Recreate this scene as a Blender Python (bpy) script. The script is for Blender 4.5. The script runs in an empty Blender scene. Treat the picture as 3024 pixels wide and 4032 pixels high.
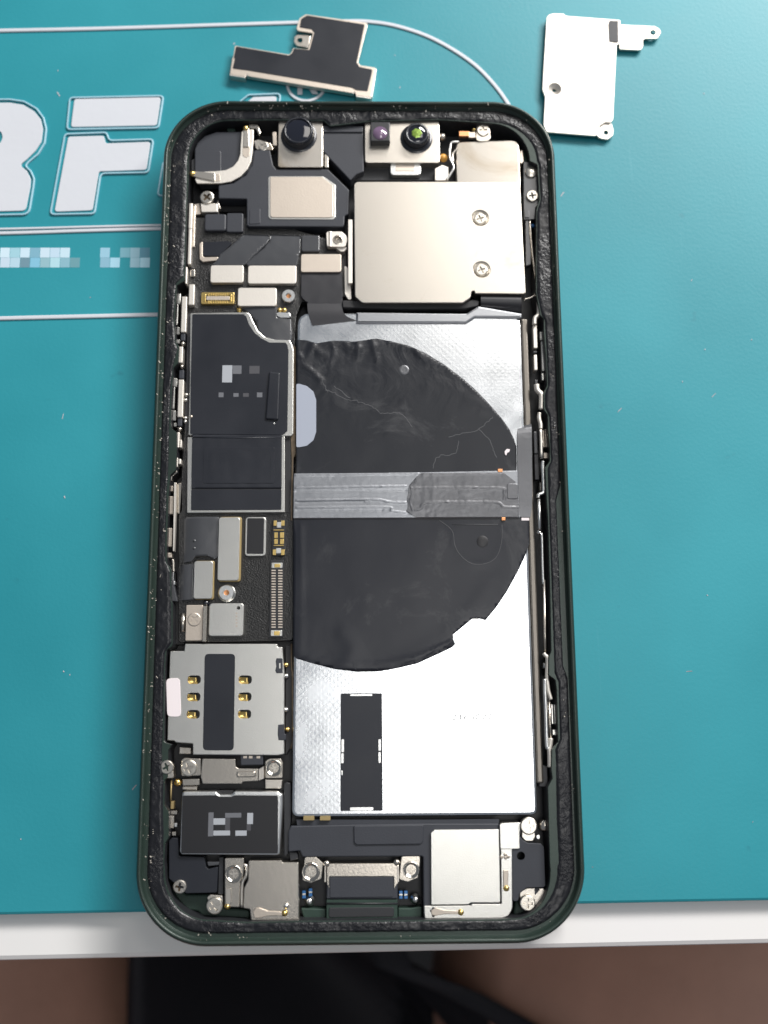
import bpy, bmesh, math, random
from mathutils import Vector, Matrix, noise
from mathutils.geometry import tessellate_polygon

random.seed(7)
scene = bpy.context.scene
MM = 0.001                       # everything below is written in millimetres
C = scene.collection

# ------------------------------------------------------------------ camera, world, lamps, exposure
SW, SH, FPX = 3024.0, 4032.0, 4007.0
CAM = Vector((1.338, -37.225, 176.99))
ROT = (Matrix.Rotation(-0.0063, 3, 'Z') @ Matrix.Rotation(-0.0145, 3, 'Y') @ Matrix.Rotation(0.1931, 3, 'X'))
cam_data = bpy.data.cameras.new('camera')
cam = bpy.data.objects.new('camera', cam_data); C.objects.link(cam)
cam_data.sensor_fit = 'VERTICAL'; cam_data.sensor_height = 9.8; cam_data.sensor_width = 7.35
cam_data.lens = 9.8 * FPX / SH
cam_data.clip_start = 0.005; cam_data.clip_end = 20
cam.matrix_world = Matrix.Translation(CAM * MM) @ ROT.to_4x4()
cam_data.dof.use_dof = True
cam_data.dof.focus_distance = 0.172
cam_data.dof.aperture_fstop = 3.6
scene.camera = cam

world = bpy.data.worlds.new('World'); scene.world = world; world.use_nodes = True
bg = world.node_tree.nodes['Background']
bg.inputs[0].default_value = (0.80, 0.88, 1.0, 1); bg.inputs[1].default_value = 0.22

def lamp(name, loc, target, sx, sy, power, color):
    d = bpy.data.lights.new(name, 'AREA'); d.shape = 'RECTANGLE'
    d.size = sx * MM; d.size_y = sy * MM; d.energy = power; d.color = color
    o = bpy.data.objects.new(name, d); C.objects.link(o)
    o.location = Vector(loc) * MM
    o.rotation_euler = (Vector(target) - Vector(loc)).to_track_quat('-Z', 'Y').to_euler()
    return o
# two ceiling panels over the bench (mirrored in the battery and in the covers) and an added, unseen wide lamp beyond the phone, its falloff grading the mat
lamp('ceiling_panel', (122, -30, 830), (122, -30, 0), 190, 310, 1.05, (1.0, 0.98, 0.95))
lamp('far_ceiling_panel', (190, 540, 830), (190, 540, 0), 240, 400, 0.98, (1.0, 0.955, 0.89))
lamp('added_key_lamp', (430, 620, 500), (20, -20, 0), 620, 150, 13.5, (1.0, 0.975, 0.95))

vs = scene.view_settings
vs.view_transform = 'Standard'; vs.look = 'None'; vs.gamma = 1.0; vs.exposure = 0.0; vs.use_curve_mapping = False
scene.cycles.use_denoising = True
scene.cycles.max_bounces = 8

# ------------------------------------------------------------------ pixel -> point on a level plane (used once, to read positions off)
def U(sx, sy, z):
    d = ROT @ Vector(((sx - SW / 2) / FPX, -(sy - SH / 2) / FPX, -1.0))
    t = (z - CAM.z) / d.z
    return Vector((CAM.x + d.x * t, CAM.y + d.y * t, z))
class Zoom:
    def __init__(s, x0, y0, k): s.x0, s.y0, s.k = x0, y0, k
    def __call__(s, x, y): return (s.x0 + x / s.k, s.y0 + y / s.k)
ZA = Zoom(600, 380, 2.07375); ZB = Zoom(1300, 380, 1.659); ZC = Zoom(600, 780, 2.07375); ZD = Zoom(1200, 780, 1.50818)
ZE = Zoom(600, 1180, 2.37); ZF = Zoom(600, 1960, 2.37); ZG = Zoom(600, 2480, 2.37); ZH = Zoom(520, 2900, 2.07375)
ZI = Zoom(1100, 3180, 1.3825); ZJ = Zoom(1100, 1180, 1.3825); ZK = Zoom(1100, 1900, 1.3825); ZL = Zoom(1100, 2600, 1.3825)
ZM = Zoom(800, 0, 0.87316); ZN = Zoom(0, 0, 1.58); ZP = Zoom(1900, 500, 2.4575)
Q1 = Zoom(520, 1100, 3.6867); Q2 = Zoom(520, 1600, 3.6867); Q3 = Zoom(520, 2100, 3.6867)
R1 = Zoom(2050, 1200, 3.6867); R2 = Zoom(2050, 1700, 3.6867); R3 = Zoom(2050, 2500, 3.6867); R4 = Zoom(2050, 3100, 3.6867)
S1 = Zoom(880, 30, 2.6758); S2 = Zoom(2100, 30, 3.0722); S3 = Zoom(620, 380, 4.1475); S4 = Zoom(520, 2600, 5.53)
S5 = Zoom(600, 3000, 5.53); S6 = Zoom(1160, 3380, 3.0722); S7 = Zoom(1800, 3200, 3.318); S8 = Zoom(1200, 900, 5.53)
FD = Zoom(0, 0, 0.548611)
def W(zm, pts, z): return [U(*zm(*p), z) for p in pts]

# ------------------------------------------------------------------ materials
def mat(name, base, rough=0.5, metal=0.0, spec=0.5, grain=0.0, gscale=3000, var=0.0, vscale=150, rvar=0.0, coat=0.0, dist=0.00005, emit=None):
    m = bpy.data.materials.new(name); m.use_nodes = True
    nt = m.node_tree; n = nt.nodes; l = nt.links
    b = n['Principled BSDF']
    b.inputs['Base Color'].default_value = (*base, 1)
    b.inputs['Roughness'].default_value = rough; b.inputs['Metallic'].default_value = metal
    b.inputs['Specular IOR Level'].default_value = spec; b.inputs['Coat Weight'].default_value = coat
    tc = n.new('ShaderNodeTexCoord')
    if var > 0 or rvar > 0:
        t = n.new('ShaderNodeTexNoise'); t.inputs['Scale'].default_value = vscale; t.inputs['Detail'].default_value = 6
        l.new(tc.outputs['Object'], t.inputs['Vector'])
        if var > 0:
            mx = n.new('ShaderNodeMix'); mx.data_type = 'RGBA'
            mx.inputs[6].default_value = (*[c * (1 - var) for c in base], 1)
            mx.inputs[7].default_value = (*[min(1, c * (1 + var)) for c in base], 1)
            l.new(t.outputs['Fac'], mx.inputs[0]); l.new(mx.outputs[2], b.inputs['Base Color'])
        if rvar > 0:
            mr = n.new('ShaderNodeMapRange'); mr.inputs[1].default_value = 0.3; mr.inputs[2].default_value = 0.7
            mr.inputs[3].default_value = max(0.03, rough - rvar); mr.inputs[4].default_value = rough + rvar
            l.new(t.outputs['Fac'], mr.inputs[0]); l.new(mr.outputs[0], b.inputs['Roughness'])
    if grain > 0:
        g = n.new('ShaderNodeTexNoise'); g.inputs['Scale'].default_value = gscale; g.inputs['Detail'].default_value = 3
        l.new(tc.outputs['Object'], g.inputs['Vector'])
        bp = n.new('ShaderNodeBump'); bp.inputs['Strength'].default_value = grain; bp.inputs['Distance'].default_value = dist
        l.new(g.outputs['Fac'], bp.inputs['Height']); l.new(bp.outputs[0], b.inputs['Normal'])
    return m
def add_bump(m, maker):
    """chain one more bump built by maker(nodes, links, object_coords) -> (height socket, strength, distance in m)"""
    nt = m.node_tree; n = nt.nodes; l = nt.links; b = n['Principled BSDF']
    tc = n.new('ShaderNodeTexCoord')
    h, s, d = maker(n, l, tc.outputs['Object'])
    bp = n.new('ShaderNodeBump'); bp.inputs['Strength'].default_value = s; bp.inputs['Distance'].default_value = d
    old = b.inputs['Normal'].links
    if old: l.new(old[0].from_socket, bp.inputs['Normal'])
    l.new(h, bp.inputs['Height']); l.new(bp.outputs[0], b.inputs['Normal'])

M = {}
M['nickel'] = mat('nickel', (0.66, 0.615, 0.55), 0.31, 1, grain=0.16, gscale=4600)
M['nickel_cool'] = mat('nickel_cool', (0.68, 0.67, 0.63), 0.33, 1, grain=0.28, gscale=5200, var=0.05, vscale=300)
M['nickel_matte'] = mat('nickel_matte', (0.72, 0.68, 0.62), 0.5, 0.85, grain=0.4, gscale=4500, var=0.04)
M['nickel_tan'] = mat('nickel_tan', (0.60, 0.53, 0.455), 0.46, 0.9, grain=0.3, gscale=4000, var=0.06)
M['bracket'] = mat('bracket', (0.62, 0.57, 0.50), 0.27, 1, grain=0.2, gscale=2500, var=0.06)
M['screw'] = mat('screw', (0.68, 0.64, 0.57), 0.30, 1, grain=0.25, gscale=3000, var=0.08)
M['polished'] = mat('polished', (0.60, 0.56, 0.50), 0.14, 1)
M['bright'] = mat('bright', (0.82, 0.82, 0.80), 0.3, 1, grain=0.3, gscale=2500)
M['gold'] = mat('gold', (0.83, 0.60, 0.22), 0.3, 1, grain=0.2, gscale=4000)
M['gold_dull'] = mat('gold_dull', (0.38, 0.29, 0.14), 0.5, 0.7)
M['copper'] = mat('copper', (0.72, 0.34, 0.16), 0.4, 0.9)
M['plastic'] = mat('plastic', (0.030, 0.033, 0.042), 0.5, spec=0.5, grain=0.35, gscale=4000, var=0.15, vscale=200)
M['plastic_dark'] = mat('plastic_dark', (0.018, 0.019, 0.022), 0.45, grain=0.2, gscale=4000)
M['rubber'] = mat('rubber', (0.012, 0.012, 0.014), 0.6)
M['film'] = mat('film', (0.016, 0.018, 0.024), 0.38, spec=0.34, grain=0.18, gscale=5000, var=0.2, vscale=120, rvar=0.06)
M['film_deep'] = mat('film_deep', (0.010, 0.010, 0.012), 0.4, grain=0.08, gscale=4000)
M['flex'] = mat('flex', (0.050, 0.052, 0.057), 0.27, spec=0.75, grain=0.15, gscale=900, var=0.15, vscale=150, dist=0.0001)
M['flex_black'] = mat('flex_black', (0.022, 0.022, 0.026), 0.42, grain=0.15, gscale=1200, var=0.2)
M['pcb'] = mat('pcb', (0.008, 0.0078, 0.0075), 0.30, spec=0.6, grain=0.9, gscale=4200, var=0.5, vscale=900, dist=0.00012)
M['pcb_edge'] = mat('pcb_edge', (0.16, 0.12, 0.08), 0.5, 0.5, grain=0.5, gscale=2500, var=0.5, vscale=700)
M['scuff'] = mat('scuff', (0.085, 0.087, 0.092), 0.6)
M['lip'] = mat('lip', (0.42, 0.43, 0.45), 0.33, 0.9, grain=0.2, gscale=2500)
M['tape'] = mat('tape', (0.30, 0.31, 0.33), 0.34, 0.75, spec=0.6, grain=0.3, gscale=2500, var=0.15, vscale=120)
M['tape_dark'] = mat('tape_dark', (0.13, 0.132, 0.14), 0.34, 0.5, spec=0.6, grain=0.35, gscale=1200, var=0.3, vscale=160, dist=0.0001)
M['tab_blue'] = mat('tab_blue', (0.34, 0.37, 0.44), 0.5, grain=0.05)
M['green'] = mat('green', (0.021, 0.036, 0.029), 0.34, 0.2, grain=0.2, gscale=3000, var=0.25, vscale=250)
M['green_in'] = mat('green_in', (0.024, 0.048, 0.037), 0.5, 0.25, grain=0.3, gscale=3000, var=0.3, vscale=300)
M['gasket'] = mat('gasket', (0.009, 0.0095, 0.012), 0.30, spec=0.42)
def _patchy(n, l, co):
    # grain that comes and goes: pitted where the glue tore, smooth where it did not
    g = n.new('ShaderNodeTexNoise'); g.inputs['Scale'].default_value = 2300; g.inputs['Detail'].default_value = 3
    k = n.new('ShaderNodeTexNoise'); k.inputs['Scale'].default_value = 170; k.inputs['Detail'].default_value = 2
    for t in (g, k): l.new(co, t.inputs['Vector'])
    r = n.new('ShaderNodeMapRange'); r.inputs[1].default_value = 0.42; r.inputs[2].default_value = 0.62; r.inputs[3].default_value = 0.12; r.inputs[4].default_value = 1.0
    l.new(k.outputs['Fac'], r.inputs[0])
    mu = n.new('ShaderNodeMath'); mu.operation = 'MULTIPLY'; l.new(g.outputs['Fac'], mu.inputs[0]); l.new(r.outputs[0], mu.inputs[1])
    return mu.outputs[0], 0.9, 0.0002
add_bump(M['gasket'], _patchy)
M['sticker'] = mat('sticker', (0.80, 0.73, 0.74), 0.6)
M['print_pale'] = mat('print_pale', (0.36, 0.38, 0.41), 0.6)
M['print_mid'] = mat('print_mid', (0.13, 0.135, 0.15), 0.6)
M['print_low'] = mat('print_low', (0.06, 0.06, 0.068), 0.6)
M['print_grey'] = mat('print_grey', (0.22, 0.22, 0.22), 0.7, spec=0.1)
M['recess'] = mat('recess', (0.14, 0.105, 0.07), 0.6, 0.3)
M['lens'] = mat('lens', (0.004, 0.005, 0.012), 0.05, spec=0.8, coat=1.0)
M['barrel'] = mat('barrel', (0.016, 0.018, 0.024), 0.25, spec=0.6)
M['lens_purple'] = mat('lens_purple', (0.16, 0.10, 0.17), 0.12, spec=0.8, coat=1.0, var=0.5, vscale=500)
M['lens_green'] = mat('lens_green', (0.22, 0.34, 0.06), 0.15, 0.4, var=0.7, vscale=2500, grain=0.6, gscale=2000)
M['amber'] = mat('amber', (0.75, 0.38, 0.08), 0.3)
M['blue_bead'] = mat('blue_bead', (0.03, 0.12, 0.30), 0.25)
M['skin'] = mat('skin', (0.50, 0.28, 0.205), 0.55, grain=0.2, gscale=250, var=0.22, vscale=45, dist=0.001)
M['cloth'] = mat('cloth', (0.012, 0.012, 0.017), 0.75, grain=0.4, gscale=500, dist=0.0006)
M['floor'] = mat('floor', (0.06, 0.055, 0.052), 0.6, var=0.3, vscale=8)
M['letter'] = mat('letter', (0.60, 0.62, 0.66), 0.42, grain=0.1, gscale=700, var=0.05, vscale=60, dist=0.0002)
M['letter_rim'] = mat('letter_rim', (0.34, 0.56, 0.65), 0.4)
M['dust'] = mat('dust', (0.42, 0.39, 0.34), 0.8)

# silicone mat: teal with faint mottling, small marks and smudges
m = mat('mat_teal', (0.028, 0.255, 0.335), 0.42, spec=0.45, grain=0.25, gscale=1600, dist=0.00008)
def _mat_teal(m):
    nt = m.node_tree; n = nt.nodes; l = nt.links; b = n['Principled BSDF']
    tc = n.new('ShaderNodeTexCoord')
    t1 = n.new('ShaderNodeTexNoise'); t1.inputs['Scale'].default_value = 22; t1.inputs['Detail'].default_value = 5
    t2 = n.new('ShaderNodeTexNoise'); t2.inputs['Scale'].default_value = 190; t2.inputs['Detail'].default_value = 2
    for t in (t1, t2): l.new(tc.outputs['Object'], t.inputs['Vector'])
    r1 = n.new('ShaderNodeValToRGB'); r1.color_ramp.elements[0].position = 0.35; r1.color_ramp.elements[1].position = 0.7
    r1.color_ramp.elements[0].color = (0.016, 0.236, 0.286, 1); r1.color_ramp.elements[1].color = (0.023, 0.282, 0.338, 1)
    l.new(t1.outputs['Fac'], r1.inputs[0])
    r2 = n.new('ShaderNodeValToRGB'); r2.color_ramp.elements[0].position = 0.735; r2.color_ramp.elements[1].position = 0.80
    r2.color_ramp.elements[0].color = (0, 0, 0, 1); r2.color_ramp.elements[1].color = (0.35, 0.35, 0.35, 1)
    l.new(t2.outputs['Fac'], r2.inputs[0])
    mx = n.new('ShaderNodeMix'); mx.data_type = 'RGBA'; mx.inputs[7].default_value = (0.012, 0.11, 0.15, 1)
    l.new(r2.outputs[0], mx.inputs[0]); l.new(r1.outputs[0], mx.inputs[6]); l.new(mx.outputs[2], b.inputs['Base Color'])
    # faint rub marks
    mp_ = n.new('ShaderNodeMapping'); mp_.inputs['Scale'].default_value = (420, 26, 1); mp_.inputs['Rotation'].default_value = (0, 0, 0.7); l.new(tc.outputs['Object'], mp_.inputs['Vector'])
    t3 = n.new('ShaderNodeTexNoise'); t3.inputs['Scale'].default_value = 1.0; t3.inputs['Detail'].default_value = 2; l.new(mp_.outputs[0], t3.inputs['Vector'])
    r3 = n.new('ShaderNodeMapRange'); r3.inputs[1].default_value = 0.72; r3.inputs[2].default_value = 0.80; r3.inputs[3].default_value = 0.0; r3.inputs[4].default_value = 0.16; l.new(t3.outputs['Fac'], r3.inputs[0])
    mx2 = n.new('ShaderNodeMix'); mx2.data_type = 'RGBA'; mx2.inputs[7].default_value = (0.16, 0.44, 0.50, 1)
    l.new(r3.outputs[0], mx2.inputs[0]); l.new(mx.outputs[2], mx2.inputs[6]); l.new(mx2.outputs[2], b.inputs['Base Color'])
    mr = n.new('ShaderNodeMapRange'); mr.inputs[3].default_value = 0.34; mr.inputs[4].default_value = 0.55
    l.new(t1.outputs['Fac'], mr.inputs[0]); l.new(mr.outputs[0], b.inputs['Roughness'])
_mat_teal(m); M['mat'] = m
# white composite table top with grey flecks
m = mat('table_white', (0.72, 0.71, 0.70), 0.35)
def _table(m):
    nt = m.node_tree; n = nt.nodes; l = nt.links; b = n['Principled BSDF']
    tc = n.new('ShaderNodeTexCoord')
    t1 = n.new('ShaderNodeTexNoise'); t1.inputs['Scale'].default_value = 75; t1.inputs['Detail'].default_value = 3; t1.inputs['Distortion'].default_value = 0.6
    t2 = n.new('ShaderNodeTexNoise'); t2.inputs['Scale'].default_value = 18
    for t in (t1, t2): l.new(tc.outputs['Object'], t.inputs['Vector'])
    r1 = n.new('ShaderNodeValToRGB'); r1.color_ramp.elements[0].position = 0.63; r1.color_ramp.elements[1].position = 0.72
    r1.color_ramp.elements[0].color = (0.80, 0.785, 0.765, 1); r1.color_ramp.elements[1].color = (0.58, 0.56, 0.52, 1)
    l.new(t1.outputs['Fac'], r1.inputs[0])
    mx = n.new('ShaderNodeMix'); mx.data_type = 'RGBA'; mx.blend_type = 'MULTIPLY'; mx.inputs[0].default_value = 0.06
    l.new(r1.outputs[0], mx.inputs[6]); l.new(t2.outputs['Color'], mx.inputs[7]); l.new(mx.outputs[2], b.inputs['Base Color'])
_table(m); M['table'] = m
# battery foil: soft aluminium with an embossed dot grid
m = mat('foil', (0.80, 0.82, 0.84), 0.25, 1, grain=0.10, gscale=2600, var=0.03, vscale=250, rvar=0.04)
def _dots(n, l, co):
    mp = n.new('ShaderNodeMapping'); mp.inputs['Scale'].default_value = (1150, 1150, 0); mp.inputs['Rotation'].default_value = (0, 0, 0.785)
    l.new(co, mp.inputs['Vector'])
    v = n.new('ShaderNodeTexVoronoi'); v.voronoi_dimensions = '2D'; v.inputs['Randomness'].default_value = 0.0; v.inputs['Scale'].default_value = 1.0
    l.new(mp.outputs[0], v.inputs['Vector'])
    r = n.new('ShaderNodeMapRange'); r.inputs[1].default_value = 0.08; r.inputs[2].default_value = 0.40; r.inputs[3].default_value = 1; r.inputs[4].default_value = 0
    l.new(v.outputs['Distance'], r.inputs[0])
    return r.outputs[0], 0.11, 0.00002
add_bump(m, _dots); M['foil'] = m
M['foil_side'] = mat('foil_side', (0.22, 0.20, 0.175), 0.38, 0.8, grain=0.2, gscale=2000)
# wrinkled graphite sheet
m = mat('sheet', (0.015, 0.0165, 0.021), 0.34, spec=0.36, grain=0.12, gscale=5000, dist=0.00004)
def _wr(n, l, co):
    t = n.new('ShaderNodeTexNoise'); t.inputs['Scale'].default_value = 130; t.inputs['Detail'].default_value = 4; t.inputs['Distortion'].default_value = 1.2
    l.new(co, t.inputs['Vector'])
    # creases gather in the upper left corner of the sheet, where it was pulled
    s = n.new('ShaderNodeSeparateXYZ'); l.new(co, s.inputs[0])
    a = n.new('ShaderNodeMapRange'); a.inputs[1].default_value = 0.012; a.inputs[2].default_value = 0.031; a.inputs[3].default_value = 0.06; a.inputs[4].default_value = 1.0
    l.new(s.outputs['Y'], a.inputs[0])
    mu = n.new('ShaderNodeMath'); mu.operation = 'MULTIPLY'; l.new(t.outputs['Fac'], mu.inputs[0]); l.new(a.outputs[0], mu.inputs[1])
    return mu.outputs[0], 0.6, 0.0009
add_bump(m, _wr)
def _scuff(m, thr, col, scale=90, pos=0.66):
    nt = m.node_tree; n = nt.nodes; l = nt.links; b = n['Principled BSDF']
    tc = n.new('ShaderNodeTexCoord')
    t = n.new('ShaderNodeTexNoise'); t.inputs['Scale'].default_value = scale; t.inputs['Detail'].default_value = 8; t.inputs['Roughness'].default_value = 0.7; t.inputs['Distortion'].default_value = 1.0
    l.new(tc.outputs['Object'], t.inputs['Vector'])
    r = n.new('ShaderNodeValToRGB'); r.color_ramp.elements[0].position = thr; r.color_ramp.elements[1].position = thr + 0.16
    base = b.inputs['Base Color'].default_value[:]
    r.color_ramp.elements[0].color = base; r.color_ramp.elements[1].color = (*col, 1)
    l.new(t.outputs['Fac'], r.inputs[0]); l.new(r.outputs[0], b.inputs['Base Color'])
_scuff(m, 0.55, (0.06, 0.061, 0.065), 70); M['sheet'] = m
_scuff(M['nickel'], 0.54, (0.54, 0.465, 0.37), 48)
_scuff(M['gasket'], 0.62, (0.075, 0.072, 0.064), 330)
m = mat('sheet_low', (0.013, 0.0145, 0.020), 0.33, spec=0.34, grain=0.12, gscale=5000, dist=0.00004)
_scuff(m, 0.56, (0.042, 0.043, 0.047), 60); M['sheet_low'] = m

# ------------------------------------------------------------------ mesh helpers
def link(name, me, material, parent=None, label=None, kind=None, smooth=False):
    o = bpy.data.objects.new(name, me); C.objects.link(o)
    if material is not None and not me.materials: me.materials.append(M[material] if isinstance(material, str) else material)
    if parent is not None: o.parent = parent
    if label: o['label'] = label
    if kind: o['kind'] = kind
    if smooth:
        for p in me.polygons: p.use_smooth = True
    return o
def mesh(name, vs, fs):
    me = bpy.data.meshes.new(name)
    me.from_pydata([(v[0] * MM, v[1] * MM, v[2] * MM) for v in vs], [], fs); me.update(); return me
def thing(name, label, cat, loc=(0, 0, 0), group=None):
    o = bpy.data.objects.new(name, None); C.objects.link(o); o.empty_display_size = 0.01
    o.location = Vector(loc) * MM; o['label'] = label; o['category'] = cat
    if group: o['group'] = group
    return o
def ccw(p):
    a = sum(p[i][0] * p[(i + 1) % len(p)][1] - p[(i + 1) % len(p)][0] * p[i][1] for i in range(len(p)))
    return p if a > 0 else p[::-1]
def rounded(p, r, seg=4):
    """2-D polygon with rounded corners; r is a number or one number for each corner"""
    n = len(p); out = []
    for i in range(n):
        rr = r[i] if isinstance(r, (list, tuple)) else r
        a, b, c = Vector(p[i - 1][:2]), Vector(p[i][:2]), Vector(p[(i + 1) % n][:2])
        u, v = a - b, c - b; lu, lv = u.length, v.length
        if rr <= 0 or lu < 1e-6 or lv < 1e-6: out.append(b); continue
        u /= lu; v /= lv
        ang = u.angle(v)
        if ang > math.pi - 0.08: out.append(b); continue
        t = min(rr / math.tan(ang / 2), lu * 0.46, lv * 0.46)
        for k in range(seg + 1):
            s = k / seg
            out.append((b + u * t) * (1 - s) ** 2 + b * 2 * s * (1 - s) + (b + v * t) * s ** 2)
    return out
def inset(p, d):
    n = len(p); out = []
    for i in range(n):
        a, b, c = Vector(p[i - 1][:2]), Vector(p[i][:2]), Vector(p[(i + 1) % n][:2])
        e, f = (b - a), (c - b)
        if e.length < 1e-9: e = f
        if f.length < 1e-9: f = e
        e = e.normalized(); f = f.normalized()
        n1, n2 = Vector((-e.y, e.x)), Vector((-f.y, f.x))
        q = n1 + n2
        if q.length < 1e-6: out.append(b + n1 * d); continue
        q.normalize(); k = d / max(0.45, q.dot(n1))
        out.append(b + q * k)
    return out
def prism_data(poly, z1, z0, bevel=0.08, holes=()):
    poly = ccw([tuple(p[:2]) for p in poly]); n = len(poly)
    rings = [(poly, z0), (poly, z1 - bevel)]
    if bevel > 0: rings += [(inset(poly, bevel * 0.3), z1 - bevel * 0.3), (inset(poly, bevel), z1)]
    else: rings = [(poly, z0), (poly, z1)]
    vs, fs = [], []
    for pl, z in rings: vs += [(q[0], q[1], z) for q in pl]
    for k in range(len(rings) - 1):
        for i in range(n):
            j = (i + 1) % n; fs.append((k * n + i, k * n + j, (k + 1) * n + j, (k + 1) * n + i))
    top0 = (len(rings) - 1) * n
    loops = [[Vector((*q[:2], 0)) for q in rings[-1][0]]]; idx = [top0 + i for i in range(n)]
    for h in holes:
        h = ccw([tuple(p[:2]) for p in h]); k = len(h); b0 = len(vs)
        vs += [(q[0], q[1], z1) for q in h] + [(q[0], q[1], z0) for q in h]
        for i in range(k):
            j = (i + 1) % k; fs.append((b0 + j, b0 + i, b0 + k + i, b0 + k + j))
        loops.append([Vector((q[0], q[1], 0)) for q in h]); idx += [b0 + i for i in range(k)]
    for t in tessellate_polygon(loops):
        a, b, c = (idx[i] for i in t)
        A, B, D = Vector(vs[a]), Vector(vs[b]), Vector(vs[c])
        if (B - A).cross(D - A).z < 0: b, c = c, b
        fs.append((a, b, c))
    return vs, fs
def wprism(name, poly, z1, z0, material, parent, bevel=0.08, holes=(), label=None, kind=None):
    vs, fs = prism_data(poly, z1, z0, bevel, holes)
    return link(name, mesh(name, vs, fs), material, parent, label, kind)
def prism(name, zm, pts, z1, z0, material, parent, r=0.0, bevel=0.08, holes=(), label=None, seg=4):
    return wprism(name, rounded(W(zm, pts, z1), r, seg) if r else W(zm, pts, z1), z1, z0, material, parent, bevel, holes, label)
def wrect(zm, x0, y0, x1, y1, z):
    xm, ym = (x0 + x1) / 2, (y0 + y1) / 2
    xa, xb = U(*zm(x0, ym), z).x, U(*zm(x1, ym), z).x
    ya, yb = U(*zm(xm, y1), z).y, U(*zm(xm, y0), z).y
    return [(xa, ya), (xb, ya), (xb, yb), (xa, yb)]
def rect(name, zm, x0, y0, x1, y1, z1, z0, material, parent, r=0.3, bevel=0.08, holes=(), label=None):
    p = wrect(zm, x0, y0, x1, y1, z1)
    return wprism(name, rounded(p, r) if r else p, z1, z0, material, parent, bevel, holes, label)
def circle(c, r, n=24, sx=1.0, a0=0.0):
    return [(c[0] + r * sx * math.cos(a0 + 2 * math.pi * i / n), c[1] + r * math.sin(a0 + 2 * math.pi * i / n)) for i in range(n)]
def lathe_data(c, prof, n=28):
    vs, fs = [], []
    for r, z in prof: vs += [(c[0] + r * math.cos(2 * math.pi * i / n), c[1] + r * math.sin(2 * math.pi * i / n), z) for i in range(n)]
    for k in range(len(prof) - 1):
        for i in range(n):
            j = (i + 1) % n; fs.append((k * n + i, k * n + j, (k + 1) * n + j, (k + 1) * n + i))
    if prof[-1][0] > 1e-6: fs.append(tuple((len(prof) - 1) * n + i for i in range(n)))
    return vs, fs
def lathe(name, zm, x, y, z, prof, material, parent, label=None, n=28, smooth=True):
    c = U(*zm(x, y), z)
    vs, fs = lathe_data(c, prof, n)
    return link(name, mesh(name, vs, fs), material, parent, label, smooth=smooth)
def tube_data(path, r, n=8, flat=1.0, vs=None, fs=None):
    vs = [] if vs is None else vs; fs = [] if fs is None else fs
    b0 = len(vs); P = [Vector(p) for p in path]
    for i, p in enumerate(P):
        t = (P[min(i + 1, len(P) - 1)] - P[max(i - 1, 0)]).normalized()
        s = t.cross(Vector((0, 0, 1))); s = s.normalized() if s.length > 1e-6 else Vector((1, 0, 0))
        u = s.cross(t)
        for k in range(n):
            a = 2 * math.pi * k / n
            vs.append(tuple(p + s * (r * math.cos(a)) + u * (r * flat * math.sin(a))))
    for i in range(len(P) - 1):
        for k in range(n):
            j = (k + 1) % n; fs.append((b0 + i * n + k, b0 + i * n + j, b0 + (i + 1) * n + j, b0 + (i + 1) * n + k))
    fs.append(tuple(b0 + k for k in range(n))[::-1]); fs.append(tuple(b0 + (len(P) - 1) * n + k for k in range(n)))
    return vs, fs
def smooth_path(pts, k=5):
    P = [Vector(p) for p in pts]; out = []
    for i in range(len(P) - 1):
        a, b, c, d = P[max(i - 1, 0)], P[i], P[i + 1], P[min(i + 2, len(P) - 1)]
        for s in range(k):
            t = s / k
            out.append(0.5 * ((2 * b) + (c - a) * t + (2 * a - 5 * b + 4 * c - d) * t * t + (3 * b - a - 3 * c + d) * t ** 3))
    out.append(P[-1]); return out
def tube(name, zm, pts, z, r, material, parent, flat=1.0, sm=True, label=None):
    w = [U(*zm(*p[:2]), p[2] if len(p) > 2 else z) for p in pts]
    vs, fs = tube_data(smooth_path(w) if sm else w, r, 8, flat)
    return link(name, mesh(name, vs, fs), material, parent, label, smooth=True)
def strip(name, zm, rows, th, material, parent, label=None, sub=5):
    """a bent ribbon: rows of (left point, right point, z), smoothed along its length"""
    L = smooth_path([U(*zm(*a), z) for a, b, z in rows], sub); R = smooth_path([U(*zm(*b), z) for a, b, z in rows], sub)
    vs, fs = [], []
    for a, b in zip(L, R): vs += [tuple(a), tuple(b), tuple(b - Vector((0, 0, th))), tuple(a - Vector((0, 0, th)))]
    for i in range(len(L) - 1):
        for k in range(4):
            j = (k + 1) % 4; fs.append((i * 4 + k, i * 4 + j, i * 4 + 4 + j, i * 4 + 4 + k))
    fs.append((0, 1, 2, 3)); e = (len(L) - 1) * 4; fs.append((e + 3, e + 2, e + 1, e))
    return link(name, mesh(name, vs, fs), material, parent, label)

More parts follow.
